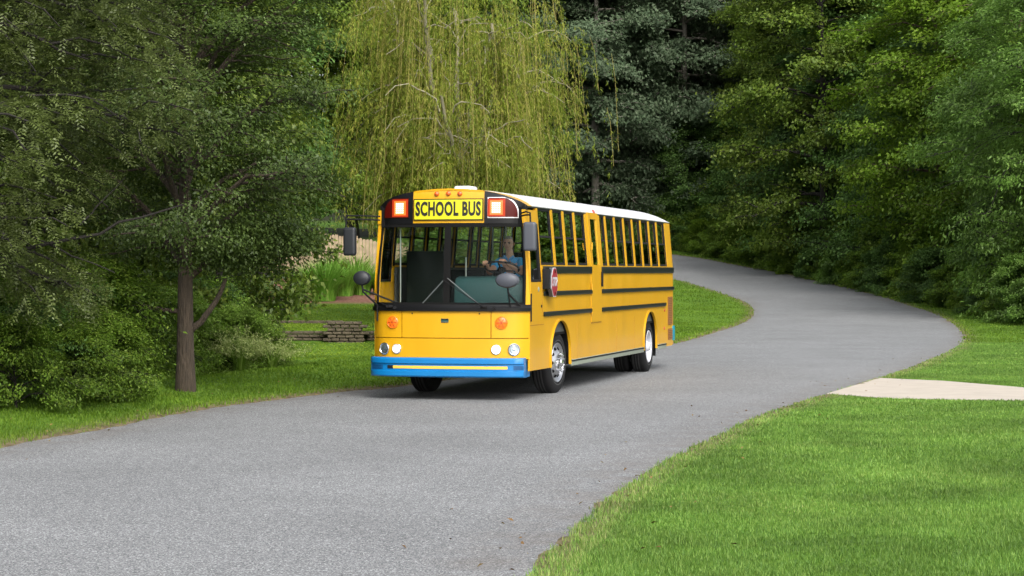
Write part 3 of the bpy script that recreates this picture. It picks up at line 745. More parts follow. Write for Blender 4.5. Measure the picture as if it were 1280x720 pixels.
# --- stop arm
sa = MB().b2((HW, 1.07, 1.66), (HW+.10, 1.22, 1.97)).build('stop_arm', RUB, bus, bevel=.012)
SM = Matrix.Translation((HW+.07, 1.12, 1.765)) @ Matrix.Rotation(R(2), 4, 'Z')
def octa(r): return [(r*math.cos(PI/8+k*PI/4), r*math.sin(PI/8+k*PI/4)) for k in range(8)]
sfn = lambda u, v, d: tuple(SM @ Vector((d+.05, .26+u, v)))
MB().prism(octa(.245), sfn, -.055, .0).build('stop_sign_back', MIG, sa)
MB().prism(octa(.245), sfn, .0, .008).build('stop_sign_rim', STW, sa)
MB().prism(octa(.228), sfn, .002, .011).build('stop_sign_face', STR, sa)
text_mesh('STOP', .19, .82, .006, STW, sa, 'stop_sign_lettering', lambda x, y, z: Vector(sfn(x, y, .014+z)))
for v in (-.17, .17): MB().lathe([(0, .012), (.028, .008), (.03, 0)], sfn(0, v, .01), (1, -.28, 0), 12).build('stop_sign_lamp', RED, sa)
m = MB(); m.lathe([(0, .008), (.035, .006), (.04, 0), (0, 0)], (HW, .83, 1.66), (1, 0, 0), 16); m.build('side_vent_cap', SKT, bus)
MB().b2((HW, .315, 1.18), (HW+.02, .335, 1.60)).build('door_edge_strip', RUB, bus)
MB().lathe([(0, .015), (.02, .012), (.022, 0)], (HW, 1.0, 1.40), (1, 0, 0), 10).build('side_marker', RUB, bus)
for y, z in ((11.25, 1.16), (11.2, .80)): MB().lathe([(0, .012), (.03, .01), (.033, 0)], (HW, y, z), (1, 0, 0), 12).build('side_marker', mat('marker_red_side', (.4, .03, .01), .35), bus)
# --- wheels
def wheel(x, y, s, front):
    """s: +1 outer face towards +x"""
    c = (0, 0, 0)
    ax = (s, 0, 0); r = .50
    hub = MB().lathe([(0, .03), (.07, .03), (.08, .0), (.10, -.02), (.10, -.2), (0, -.2)], c, ax, 24).build('wheel', STL if front else WST, bus, smooth=True)
    w2 = .28
    ty = MB().lathe([(.295, -.02), (.31, .0), (.36, .012), (.43, .008), (.475, -.012), (.495, -.04), (.5, -.07), (.5, -w2+.07), (.495, -w2+.04), (.47, -w2+.01), (.36, -w2), (.30, -w2+.02)], c, ax, 56, closed=True)
    ty = ty.build('tyre', RUB, hub, smooth=True)
    g = MB()
    for h in (-.09, -.14, -.19): g.lathe([(.497, h-.006), (.5035, h-.02), (.5035, h+.02-.04), (.497, h-.05)], c, ax, 56)
    g.build('tread', mat('tyre_tread', (.028, .028, .028), .9), ty)
    MB().lathe([(.345, .0135), (.352, .016), (.36, .0135)], c, ax, 48, closed=True).build('sidewall_ring', mat('tyre_ring', (.05, .05, .05), .7), ty)
    if front:
        rim = MB().lathe([(.300, -.01), (.315, .0), (.308, .01), (.292, .0), (.275, -.03), (.255, -.035), (.20, .0), (.165, .03), (.14, .035), (.12, .03), (.085, .03), (.08, .0)], c, ax, 48).build('rim', STL, hub, smooth=True)
        m = MB()
        for k in range(10):
            a = 2*PI*k/10; cc = Vector(c)+Vector((s*-.009, .228*math.cos(a), .228*math.sin(a)))
            m.lathe([(0, .006), (.027, .006), (.027, -.01), (0, -.01)], cc, Vector((s*.8, .6*math.cos(a), .6*math.sin(a))), 12)
        m.build('hand_hole', DRK, rim)
        m = MB()
        for k in range(10):
            a = 2*PI*(k+.5)/10; m.tube([Vector(c)+Vector((s*.03, .142*math.cos(a), .142*math.sin(a))), Vector(c)+Vector((s*.085, .142*math.cos(a), .142*math.sin(a)))], .015, 6)
        m.build('lug_nut', CHR, rim)
        MB().lathe([(0, .10), (.05, .095), (.075, .07), (.08, .0)], c, ax, 20).build('hub_cap', CHR, rim, smooth=True)
    else:
        MB().lathe([(.305, -.01), (.31, .0), (.30, .01), (.275, .0), (.265, -.08), (.255, -.13), (.20, -.15), (.15, -.145), (.12, -.12), (.10, -.05), (0, -.04)], c, ax, 48).build('rim', WST, hub, smooth=True)
    hub.location = (x, y, .485); hub.rotation_euler = (0, 0, R(-5) if front else 0)
    return hub
for s in (1, -1):
    wheel(s*1.15, 2.34, s, True); wheel(s*1.165, 9.86, s, False)
    wheel(s*.83, 9.86, s, False)
MB().b2((1.0, 3.0, .28), (1.10, 3.02, .72)).build('mud_flap', RUB, bus); MB().b2((.72, 10.5, .28), (1.18, 10.52, .72)).build('mud_flap', RUB, bus)

# ================================================================ the driver (sits in the bus, a thing of its own)
SKIN = mat('skin', (.62, .34, .23), .5, spec=.3); HAIR = mat('grey_hair', (.22, .20, .18), .8)
SHIRT = mat('blue_polo', (.05, .42, .85), .8, noise=.12, nscale=14); TROU = mat('dark_trousers', (.02, .022, .03), .85)
per = empty('person', bus.location, -THETA, label='driver in a blue polo shirt gripping the steering wheel of the bus', cat='person')
def skin_mesh(name, pts, edges, rad, m, parent, lv=2):
    me = bpy.data.meshes.new(name); me.from_pydata([Vector(p) for p in pts], edges, []); o = link(name, me)
    md = o.modifiers.new('s', 'SKIN'); md.use_smooth_shade = True; md.branch_smoothing = .4
    for i, r in enumerate(rad):
        v = me.skin_vertices[0].data[i]; v.radius = r if isinstance(r, tuple) else (r, r); v.use_root = (i == 0)
    sb = o.modifiers.new('u', 'SUBSURF'); sb.levels = lv; sb.render_levels = lv
    bpy.context.view_layer.update()
    nm = bpy.data.meshes.new_from_object(o.evaluated_get(bpy.context.evaluated_depsgraph_get()))
    bpy.data.objects.remove(o); nm.materials.clear(); nm.materials.append(m)
    for p in nm.polygons: p.use_smooth = True
    return nm
HL, HR_ = Vector((.385, .835, 2.07)), Vector((.655, .80, 2.09))       # hands on the wheel
B = dict(pel=(.59, 1.66, 1.63), wai=(.59, 1.64, 1.80), che=(.585, 1.60, 2.00), nk0=(.58, 1.57, 2.14), nk1=(.575, 1.545, 2.22), hd=(.575, 1.53, 2.30),
         sl=(.40, 1.57, 2.10), el=(.325, 1.27, 1.90), wl=(.37, .93, 2.045), sr=(.765, 1.57, 2.10), er=(.86, 1.24, 1.89), wr=(.69, .90, 2.065),
         hl=(.49, 1.60, 1.62), kl=(.47, 1.17, 1.62), al=(.48, 1.05, 1.20), tl=(.48, .90, 1.16), hr=(.69, 1.60, 1.62), kr=(.72, 1.17, 1.62), ar=(.72, 1.05, 1.20), tr=(.72, .90, 1.16))
ks = list(B); ix = {k: i for i, k in enumerate(ks)}
E = [('pel', 'wai'), ('wai', 'che'), ('che', 'nk0'), ('nk0', 'nk1'), ('nk1', 'hd'), ('che', 'sl'), ('sl', 'el'), ('el', 'wl'), ('che', 'sr'), ('sr', 'er'), ('er', 'wr'),
     ('pel', 'hl'), ('hl', 'kl'), ('kl', 'al'), ('al', 'tl'), ('pel', 'hr'), ('hr', 'kr'), ('kr', 'ar'), ('ar', 'tr')]
Rd = dict(pel=(.17, .12), wai=(.16, .12), che=(.17, .11), nk0=.075, nk1=.058, hd=.06, sl=.062, el=.045, wl=.030, sr=.062, er=.045, wr=.030,
          hl=.085, kl=.06, al=.042, tl=.035, hr=.085, kr=.06, ar=.042, tr=.035)
body = skin_mesh('body', [B[k] for k in ks], [(ix[a], ix[b]) for a, b in E], [Rd[k] for k in ks], SKIN, per)
# head: a shaped ellipsoid with brow, nose, chin, ears; hands with five fingers each, joined into the one body mesh
bmh = bmesh.new(); bmh.from_mesh(body)
HC = Vector((.572, 1.49, 2.362))
t_ = bmesh.ops.create_uvsphere(bmh, u_segments=32, v_segments=24, radius=1)
for v in t_['verts']:
    x, y, z = v.co; f = max(0, -y)
    wx = .076*(1-.22*max(0, -z)**1.5); wy = .095*(1-.1*max(0, -z)); p = Vector((x*wx, y*wy, z*.118))
    p.y -= .020*math.exp(-(x*x/.03+(z+.08)**2/.05))*f          # nose
    p.y += .010*math.exp(-((abs(x)-.4)**2/.03+(z-.1)**2/.02))*f   # eye hollows
    p.y -= .010*math.exp(-(x*x/.1+(z+.75)**2/.04))*f          # chin
    v.co = HC+p
def add_bm(bm, pts, rad, n=8):
    mb_ = MB(); mb_.bm.free(); mb_.bm = bm; mb_.tube(pts, rad, n)
for s in (-1, 1): add_bm(bmh, [HC+Vector((s*.074, .015, .02)), HC+Vector((s*.084, .02, .0)), HC+Vector((s*.078, .012, -.03))], [.012, .016, .008], 8)
def hand(w0, c, sgn):
    w0, c = Vector(w0), Vector(c)
    add_bm(bmh, [w0, w0.lerp(c, .5), c], [.03, .040, .036], 10)
    d = (c-w0).normalized(); tang = Vector((1, 0, 0))
    for k in range(4):
        o = c+tang*(k-1.5)*.021
        l = [.9, 1.0, .95, .8][k]
        add_bm(bmh, [o, o+Vector((0, -.030*l, .014)), o+Vector((0, -.052*l, -.008)), o+Vector((0, -.046*l, -.036)), o+Vector((0, -.022*l, -.044))], [.0115, .011, .010, .0095, .008], 7)
    o = w0.lerp(c, .55)+tang*sgn*.030
    add_bm(bmh, [o, o+tang*sgn*.022+Vector((0, -.025, -.012)), o+tang*sgn*.020+Vector((0, -.05, -.028))], [.014, .012, .009], 7)
hand(B['wl'], HL, 1); hand(B['wr'], HR_, -1)
for f in bmh.faces: f.smooth = True
bmesh.ops.recalc_face_normals(bmh, faces=bmh.faces); bmh.to_mesh(body); bmh.free()
bo = link('body', body, per)
sk = ['pel', 'wai', 'che', 'nk0', 'sl', 'sr']; P2 = [B[k] for k in sk]+[Vector(B['sl']).lerp(Vector(B['el']), .62), Vector(B['sr']).lerp(Vector(B['er']), .62)]
sh_me = skin_mesh('shirt', P2, [(0, 1), (1, 2), (2, 3), (2, 4), (2, 5), (4, 6), (5, 7)], [(.185, .135), (.18, .14), (.185, .128), .09, .078, .078, .068, .068], SHIRT, per)
link('shirt', sh_me, per)
m = MB(); m.tube([(.50, 1.50, 2.17), (.555, 1.455, 2.12), (.57, 1.452, 2.05)], [.022, .020, .006], 6); m.tube([(.655, 1.50, 2.17), (.60, 1.455, 2.12), (.585, 1.452, 2.05)], [.022, .020, .006], 6)
m.build('collar', mat('collar_pale_blue', (.08, .33, .68), .8), per, smooth=True)
tk = ['pel', 'hl', 'kl', 'al', 'hr', 'kr', 'ar']
link('trousers', skin_mesh('trousers', [B[k] for k in tk], [(0, 1), (1, 2), (2, 3), (0, 4), (4, 5), (5, 6)], [(.17, .13), .10, .075, .06, .10, .075, .06], TROU, per), per)
m = MB()
for k in ('l', 'r'): a = Vector(B['a'+k]); m.tube([a+Vector((0, .04, -.06)), a+Vector((0, -.08, -.07)), a+Vector((0, -.2, -.085))], [.05, .05, .035], 8)
m.build('shoe', RUB, per, smooth=True)
m = MB(); t_ = bmesh.ops.create_uvsphere(m.bm, u_segments=24, v_segments=16, radius=1)
for v in t_['verts']:
    x, y, z = v.co; v.co = HC+Vector((x*.083, y*.100+.008, z*.113+.012))
bmesh.ops.delete(m.bm, geom=[v for v in m.bm.verts if (v.co.y < HC.y-.015 and v.co.z < HC.z+.068) or v.co.z < HC.z-.05], context='VERTS')
m.build('hair', HAIR, per, smooth=True)
m = MB()
for s in (-1, 1): m.lathe([(0, .004), (.009, .002), (.012, -.002)], HC+Vector((s*.031, -.086, .014)), (0, -1, 0), 10)
m.build('eye', mat('eye_dark', (.03, .02, .015), .2), per)
m = MB(); m.tube([HC+Vector((-.026, -.092, -.052)), HC+Vector((0, -.097, -.050)), HC+Vector((.026, -.092, -.052))], [.003, .006, .003], 6); m.build('mouth', mat('lips', (.35, .12, .09), .5), per)
m = MB()
for s in (-1, 1):
    cc = HC+Vector((s*.031, -.094, .012)); m.tube([cc+Vector((.022*math.cos(a), 0, .015*math.sin(a))) for a in np.linspace(0, 2*PI, 13)], .0025, 5, cap=False)
    m.tube([cc+Vector((s*.022, 0, 0)), HC+Vector((s*.08, 0, .012))], .0022, 5)
m.tube([HC+Vector((-.009, -.096, .013)), HC+Vector((.009, -.096, .013))], .0022, 5); m.build('glasses', RUB, per)

# ================================================================ vegetation
def nrm(a): return a/(np.linalg.norm(a, axis=-1, keepdims=True)+1e-9)
def tubes_mesh(name, lines, m, sides=6):
    """lines: list of (points (k,3), radii (k,)) -> one mesh of tapered limbs grown from one stem"""
    V, Fq, o = [], [], 0
    for P, r in lines:
        P = np.asarray(P, float); k = len(P); n = sides if r[0] > .03 else 4
        T = nrm(np.gradient(P, axis=0)); up = np.array([.13, .21, .97]); A = np.cross(T, up)
        bad = np.linalg.norm(A, axis=1) < .15; A[bad] = np.cross(T[bad], np.array([1., 0, 0])); A = nrm(A); Bn = np.cross(T, A)
        an = np.arange(n)/n*2*PI
        V.append((P[:, None]+(A[:, None]*np.cos(an)[None, :, None]+Bn[:, None]*np.sin(an)[None, :, None])*np.asarray(r)[:, None, None]).reshape(-1, 3))
        ix = np.arange(k*n).reshape(k, n)+o; j = np.roll(ix, -1, 1)
        Fq.append(np.stack([ix[:-1], j[:-1], j[1:], ix[1:]], -1).reshape(-1, 4)); o += k*n
    return np_mesh(name, np.concatenate(V), np.concatenate(Fq), m, smooth=True)
def leaves(rng, P, nor, dirn, L, W, fold=.18):
    """one kite-shaped leaf per point: base, two sides, tip"""
    nor = nrm(nor); d = nrm(dirn-nor*np.sum(dirn*nor, 1, keepdims=True)); s = np.cross(nor, d)
    L = np.asarray(L)*np.ones(len(P)); W = np.asarray(W)*np.ones(len(P)); L, W = L[:, None], W[:, None]
    V = np.stack([P, P+d*L*.45+s*W*.5+nor*W*fold, P+d*L-nor*L*.12, P+d*L*.45-s*W*.5+nor*W*fold], 1).reshape(-1, 3)
    return V, np.arange(len(P)*4).reshape(-1, 4)
def crown_mesh(name, rng, S, cen, n, L, W, sd, m, droop=.2, up=.7, radial=.6):
    i = rng.integers(0, len(S), n); P = S[i]+rng.normal(0, 1, (n, 3))*np.array([sd, sd, sd*.55])
    out = nrm(P-cen); nor = np.array([0, 0, up])+out*radial+rng.normal(0, .45, (n, 3))
    di = out*.6+rng.normal(0, .6, (n, 3))+np.array([0, 0, -droop])
    sc = rng.uniform(.65, 1.3, n)
    V, Fq = leaves(rng, P, nor, di, L*sc, W*sc)
    base = rng.random(len(S))[i]
    r = np.clip(.55*base+.45*rng.random(n)+rng.normal(0, .05, n), 0, 1)
    return np_mesh(name, V, Fq, m, rnd=np.repeat(r, 4))

BARK = mat('grey_brown_bark', (.12, .085, .06), .9, noise=.35, nscale=9, bump=1.0, bscale=22)
BARKD = mat('dark_bark', (.017, .014, .011), .9, noise=.35, nscale=9, bump=1.0, bscale=18)
BARKG = mat('pale_grey_bark', (.22, .20, .17), .9, noise=.3, nscale=7, bump=.8, bscale=18)
BARKW = mat('pale_willow_bark', (.25, .23, .15), .85, noise=.25, nscale=9, bump=.6, bscale=20)
def grow(seed, H, base, Rr, nlimb, nsub, shape, rise=.35, sag=.25, trunk_r=.2, wob=.25, lean=(0, 0), top=.97, dens=1.0, flare_=.45):
    """trunk with limbs and side branches; returns limb lines and the twig points that carry leaves"""
    rng = np.random.default_rng(seed); lines, S = [], []
    k = 14; t = np.linspace(0, 1, k)
    T = np.stack([lean[0]*t**1.5+wob*np.cumsum(rng.normal(0, .25, k))*t, lean[1]*t**1.5+wob*np.cumsum(rng.normal(0, .25, k))*t, t*H*top], 1)
    flare = 1+flare_*np.exp(-t*H/.35)
    lines.append((T, trunk_r*(1-.88*t)*flare))
    for i in range(nlimb):
        u = (i+rng.random())/nlimb; h = base+(H*top-base)*u**.9
        p0 = np.array([np.interp(h, T[:, 2], T[:, j]) for j in range(3)])
        az = i*2.399+rng.normal(0, .35); L = Rr*shape(u)*rng.uniform(.78, 1.18)
        d = np.array([math.cos(az), math.sin(az), 0]); m_ = 8; s = np.linspace(0, 1, m_)
        ri = rise*(.5+u)*L
        P = p0+d*(s*L)[:, None]+np.array([0, 0, 1])*(ri*np.sin(s*PI*.5)-sag*L*s*s*(1-u*.4))[:, None]
        P += np.cumsum(rng.normal(0, .035*L, (m_, 3)), 0)*s[:, None]
        r0 = trunk_r*.38*(1-.65*u)
        lines.append((P, r0*(1-.85*s)+.006))
        for q in range(nsub):
            f = .22+.78*(q+rng.random())/nsub; ps = np.array([np.interp(f, s, P[:, j]) for j in range(3)])
            sa = az+rng.choice([-1, 1])*rng.uniform(.4, 1.25); l2 = L*(.5-.28*f)*rng.uniform(.6, 1.25)+.12*Rr
            d2 = np.array([math.cos(sa), math.sin(sa), rng.uniform(-.15, .45)]); s2 = np.linspace(0, 1, 5)
            Q = ps+d2*(s2*l2)[:, None]+np.array([0, 0, -1])*(sag*.8*l2*s2**2)[:, None]+np.cumsum(rng.normal(0, .04*l2, (5, 3)), 0)
            lines.append((Q, r0*.35*(1-.8*s2)+.004))
            nn = int(8*dens)+1; a = rng.uniform(.25, 1.05, nn); S.append(np.stack([np.interp(a, s2, Q[:, j]) for j in range(3)], 1))
        a = rng.uniform(.55, 1.03, 8); S.append(np.stack([np.interp(a, s, P[:, j]) for j in range(3)], 1))
    return rng, lines, np.concatenate(S)
ROUND = lambda u: (math.sin(PI*min(1, .12+u*.92)))**.6*.97+.03
CONE = lambda u: (1-u)**.8*.95+.08
TALL = lambda u: .75*(1-abs(u-.35)*.75)+.1
OVER = lambda u: .55+.45*math.sin(min(1, u/.35)*PI/2)-.65*max(0, u-.45)
SKIRT = lambda u: (1-u**2.2)*.85+.15

# leaf materials: foliage colours
LM_NEAR = leaf_mat('dark_glossy_leaves', [(.026, .050, .008), (.06, .10, .018), (.115, .165, .04)], .5, .35, .35, .9, .35)
LM_LOC = leaf_mat('feathery_leaves', [(.045, .065, .010), (.09, .12, .026), (.15, .185, .065)], .45, .4, .4, .8, .4)
LM_WIL = leaf_mat('yellow_green_willow_leaves', [(.11, .18, .014), (.22, .275, .028), (.37, .35, .07)], .6, .45, .3, .45, .3)
LM_GREY = leaf_mat('grey_green_leaves', [(.050, .085, .042), (.09, .135, .070), (.15, .195, .115)], .6, .4, .25, .3, .35)  # grey in this leaf colour also stands in for mild distance haze
LM_OLIVE = leaf_mat('olive_green_leaves', [(0.0575, 0.09775, 0.0092), (0.1035, 0.1667, 0.0184), (0.1955, 0.253, 0.04025)], .55, .4, .3, .3, .5)
LM_BRIGHT = leaf_mat('bright_green_leaves', [(.08, .155, .010), (.13, .225, .016), (.21, .30, .035)], .5, .45, .3, .3, .32)
LM_MID = leaf_mat('mid_green_leaves', [(.06, .125, .014), (.11, .21, .032), (.20, .31, .07)], .5, .45, .35, .35, .45)
LM_DEEP = leaf_mat('deep_green_leaves', [(0.039, 0.0858, 0.0156), (0.078, 0.156, 0.0312), (0.156, 0.2652, 0.0624)], .55, .35, .3, .35, .5)
LM_BUSH = leaf_mat('undergrowth_leaves', [(0.054, 0.108, 0.0096), (0.108, 0.192, 0.0168), (0.216, 0.3, 0.042)], .55, .4, .3, 1.2, .5)
LM_BUSHB = leaf_mat('light_undergrowth_leaves', [(.09, .17, .014), (.15, .26, .03), (.26, .36, .08)], .55, .45, .3, 1.2, .45)
LM_PLUME = leaf_mat('pale_plume_stems', [(.25, .32, .09), (.38, .44, .15), (.5, .55, .26)], .7, .4, .2, 1.5, .2)

# ---- the tree kinds; every kind is built once, then copied object by object
def build_tree(kind, seed, H, base, Rr, nlimb, nsub, shape, nl, L, W, sd, lm, bark, **kw):
    dr = kw.pop('droop', .2); up = kw.pop('up', .7)
    rng, lines, S = grow(seed, H, base, Rr, nlimb, nsub, shape, **kw)
    return (kind, tubes_mesh('trunk', lines, bark), crown_mesh('crown', rng, S, np.array([0, 0, H*.5]), nl, L, W, sd, lm, dr, up))
def place(kind3, x, y, sc=1, rz=0, label=None, cat='tree', group=None, sink=.05, z=None, crown='crown', stem='trunk'):
    name, tm, cm = kind3
    o = empty(name, (x, y, (hz(x, y) if z is None else z)-sink), rz, label=label, cat=cat, group=group)
    o.scale = (sc, sc, sc) if not isinstance(sc, tuple) else sc
    link(stem, tm, o); link(crown, cm, o)
    return o
rr = random.Random(11)
K_GREY = [build_tree('tall_grey_green_tree', 20+i, 27, 3.5, 6.0, 46, 8, TALL, 60000, .27, .15, .42, LM_GREY, BARKG, trunk_r=.36, rise=.12, sag=.22) for i in range(2)]
K_OLIVE = [build_tree('tall_olive_tree', 30+i, 22, 1.6, 5.2, 46, 8, TALL, 60000, .20, .12, .34, LM_OLIVE, BARKD, trunk_r=.28, rise=.3, sag=.3) for i in range(2)]
K_BRIGHT = [build_tree('bright_leafy_tree', 40+i, 17, 2.2, 5.0, 40, 8, TALL, 60000, .18, .11, .30, LM_BRIGHT, BARK, trunk_r=.2, rise=.3, sag=.35) for i in range(2)]
K_MID = [build_tree('drooping_leafy_tree', 50+i, 12.5, 1.0, 4.6, 46, 8, OVER, 75000, .17, .065, .24, LM_MID, BARKD, trunk_r=.16, rise=.25, sag=.45, droop=.6) for i in range(2)]
K_DEEP = [build_tree('dense_dark_tree', 60+i, 16, .8, 4.6, 44, 8, SKIRT, 52000, .20, .12, .36, LM_DEEP, BARKD, trunk_r=.24, rise=.2, sag=.3) for i in range(2)]
K_SHRUB = [build_tree('woodland_shrub', 70+i, 3.2, .1, 1.7, 26, 6, SKIRT, 16000, .13, .075, .16, lm, BARKD, trunk_r=.05, rise=.5, sag=.3) for i, lm in enumerate((LM_BUSH, LM_MID, LM_BRIGHT, LM_DEEP))]

# the wood on the right: front row first, each with its own label
def P(kind, px, Y, sc, label, group=None, rz=None):
    return place(kind, atpx(px, Y), Y, sc, rr.uniform(0, 6.28) if rz is None else rz, label, 'tree', group)
P(K_MID[0], 1352, 78, 1.0, 'drooping blue-green tree at the right edge of the photo, branches down to the verge')
P(K_MID[1], 1298, 86, 1.0, 'drooping mid green tree behind the outer bend of the road, left of the blue-green one')
P(K_BRIGHT[0], 1175, 97, 1.0, 'tall bright yellow-green tree with bare grey twigs above the outer bend')
P(K_BRIGHT[1], 1270, 93, 1.02, 'tall bright green tree rising behind the drooping trees at far right')
P(K_OLIVE[0], 1030, 113, 1.0, 'tall olive green tree in the middle of the right-hand wood')
P(K_OLIVE[1], 985, 124, .8, 'olive green tree with lighter tips overhanging the far road')
P(K_DEEP[0], 1150, 106, .75, 'dense dark green tree low behind the roadside shrubs of the bend')
P(K_GREY[0], 797, 141, 1.0, 'tall grey-green tree with a straight grey trunk above the back of the bus')
P(K_GREY[1], 905, 146, 1.0, 'tall grey-green tree right of the straight grey trunk, dark gaps below')
P(K_GREY[1], 722, 150, 1.05, 'tall grey-green tree half hidden behind the willow', rz=2)
P(K_GREY[0], 668, 138, .95, 'grey-green tree directly behind the right edge of the willow', rz=4)
P(K_GREY[0], 745, 137, .92, 'grey-green tree between the willow and the straight grey trunk', rz=3)
P(K_GREY[1], 852, 140, .95, 'grey-green tree just right of the straight grey trunk, branches low', rz=5)
P(K_DEEP[1], 850, 139, .62, 'dark tree standing low over the far end of the road')
P(K_DEEP[0], 925, 136, .6, 'dark tree at the wood edge right of the far end of the road')
P(K_OLIVE[0], 1075, 122, 1.05, 'olive tree behind the bright yellow-green tree', rz=1)
# rows behind, merging into one dark wall of trees
back = [(K_DEEP, 156, 1.35, range(640, 1010, 40), 'dark tree in the row behind the grey-green trees'), (K_OLIVE, 172, 1.25, range(560, 1130, 48), 'tall olive tree deep in the wood'),
        (K_GREY, 192, 1.15, range(560, 1100, 52), 'tall tree at the very back of the wood'), (K_DEEP, 124, 1.1, range(1010, 1330, 46), 'dark tree in the second row of the right-hand wood'),
        (K_OLIVE, 138, 1.1, range(1000, 1330, 52), 'tall olive tree in the third row of the right-hand wood'), (K_DEEP, 108, 1.0, range(1130, 1340, 50), 'dark tree close behind the bright trees'),
        (K_OLIVE, 158, 1.2, range(1010, 1330, 56), 'tall tree at the very back of the right-hand wood')]
for K, Y0, sc, pxs, lab in back:
    for px in pxs:
        Y = Y0+rr.uniform(-4, 4); P(K[rr.randrange(2)], px+rr.uniform(-14, 14), Y, sc*rr.uniform(.88, 1.12), lab, lab.replace('tree ', 'trees ', 1))
# the wood goes on to the right of the photo (its reflection greens the bus windows)
for px, Y, k in [(1390, 118, 1), (1450, 122, 0), (1510, 116, 1), (1570, 124, 0), (1640, 118, 1), (1710, 126, 0), (1790, 120, 1), (1870, 128, 0), (1960, 122, 1), (1420, 138, 0), (1540, 140, 1), (1680, 142, 0), (1830, 142, 1)]:
    P((K_BRIGHT if k else K_OLIVE)[k], px, Y, 1.0, 'leafy tree of the right-hand wood beyond the photo edge', 'trees beyond the right edge')
# shrubs along the wood's edge following the verge
bd = list(zip(WB_X, WB_Y)); bdc = resamp(catmull(bd, 6), 44); n_ = 0
for i, (x, y) in enumerate(bdc):
    for row in (0, 1, 2):
        x1, y1 = x+.9+row*1.4+rr.uniform(-.3, .6), y+row*.3+rr.uniform(-.8, .8)
        k = K_SHRUB[rr.choice([0, 0, 1, 2, 2, 3] if row == 0 else [0, 1, 2, 3])]; s_ = rr.uniform(.45, .75)+row*.35
        place(k, x1, y1, s_, rr.uniform(0, 6.28), 'leafy shrub in the tangle along the outer verge of the road', 'shrub', 'shrubs along the right-hand wood edge', sink=.1)

# ---- the willow behind the bus
def willow(x, y, H, Rr, seed, label, nstr, nleaf):
    rng = np.random.default_rng(seed); o = empty('willow_tree', (x, y, hz(x, y)-.1), 0, label=label, cat='tree')
    lines, S = [], []
    t = np.linspace(0, 1, 10)
    T = np.stack([.25*np.sin(t*4), .1*t, t*H*.36], 1); lines.append((T, .22-.07*t))
    mains = []
    for i in range(15):
        az = i*2.399+.5; le = H*.60*rng.uniform(.45, 1.1); spread = Rr*rng.uniform(.30, .78); s = np.linspace(0, 1, 10)
        st = T[3+i % 7]
        Q = st+np.array([math.cos(az), math.sin(az), 0])*(spread*s**.8)[:, None]+np.array([0, 0, 1])*(le*(s**1.05))[:, None]+np.cumsum(rng.normal(0, .11, (10, 3)), 0)*s[:, None]
        lines.append((Q, .12*(1-.75*s)+.018)); mains.append((Q, az))
    for Q, az in mains:
        for j in range(17):
            f = rng.uniform(.05, 1); p = np.array([np.interp(f, np.linspace(0, 1, 10), Q[:, k]) for k in range(3)])
            a = az+rng.normal(0, 1.0); l = Rr*rng.uniform(.2, .72)*(1.1-.45*f); s = np.linspace(0, 1, 7)
            q = p+np.array([math.cos(a), math.sin(a), 0])*(l*s)[:, None]+np.array([0, 0, 1])*(l*.5*np.sin(s*PI*.62)-.35*l*s*s)[:, None]+np.cumsum(rng.normal(0, .07, (7, 3)), 0)
            lines.append((q, .026*(1-.8*s)+.006)); u = rng.uniform(.1, 1.02, 30)
            S.append(np.stack([np.interp(u, s, q[:, k]) for k in range(3)], 1))
    link('trunk', tubes_mesh('trunk', lines, BARKW), o)
    S = np.concatenate(S)
    q = nrm(rng.normal(0, 1, (2200, 3)))*rng.random((2200, 1))**.4*(1+.14*rng.normal(0, 1, (2200, 1))); q = q*np.array([Rr, Rr, H*.46])+np.array([0, 0, H*.60]); S = np.concatenate([S, q])
    # hanging strands
    St = S[rng.integers(0, len(S), nstr)]+rng.normal(0, .12, (nstr, 3)); Ln = np.clip(np.minimum(rng.uniform(.4, 3.4, nstr)*rng.uniform(.4, 1.2, nstr), St[:, 2]-2.9-.5*rng.random(nstr)), .05, None)
    rv = rng.random(nstr); dxy = nrm(St[:, :2]-0)*rng.uniform(.05, .5, (nstr, 1))
    k = rng.integers(0, nstr, nleaf); f = rng.random(nleaf)
    Pp = St[k].copy(); Pp[:, :2] += dxy[k]*np.sqrt(f)[:, None]+.05*np.sin(f*9+k)[:, None]; Pp[:, 2] -= f*Ln[k]
    Pp += rng.normal(0, .025, Pp.shape)
    di = np.stack([rng.normal(0, .35, nleaf), rng.normal(0, .35, nleaf), -np.ones(nleaf)], 1)
    V, Fq = leaves(rng, Pp, rng.normal(0, 1, (nleaf, 3))+np.array([0, -.6, .3]), di, rng.uniform(.10, .20, nleaf), rng.uniform(.018, .032, nleaf))
    cr = link('crown', np_mesh('crown', V, Fq, LM_WIL, rnd=np.repeat(np.clip(rv[k]*.7+rng.random(nleaf)*.3, 0, 1), 4)), o)
    # yellow strand stems
    ns = min(nstr, 2600); f = np.linspace(0, 1, 5); V = []; 
    Q = np.repeat(St[:ns, None], 5, 1); Q[..., :2] += dxy[:ns, None]*np.sqrt(f)[None, :, None]; Q[..., 2] -= f[None]*Ln[:ns, None]
    w_ = np.array([.005, .004, 0.]); V = np.stack([Q-w_, Q+w_], 2).reshape(-1, 3)
    b_ = (np.arange(ns)*10)[:, None]+np.arange(4)[None]*2; Fq = np.stack([b_, b_+1, b_+3, b_+2], -1).reshape(-1, 4)
    link('strand', np_mesh('strand', V, Fq, mat('willow_strand', (.20, .17, .04), .8)), cr)
    return o
willow(atpx(570, 68), 68, 13.0, 3.95, 5, 'large yellow-green weeping willow with pale limbs behind the bus roof', 8200, 185000)

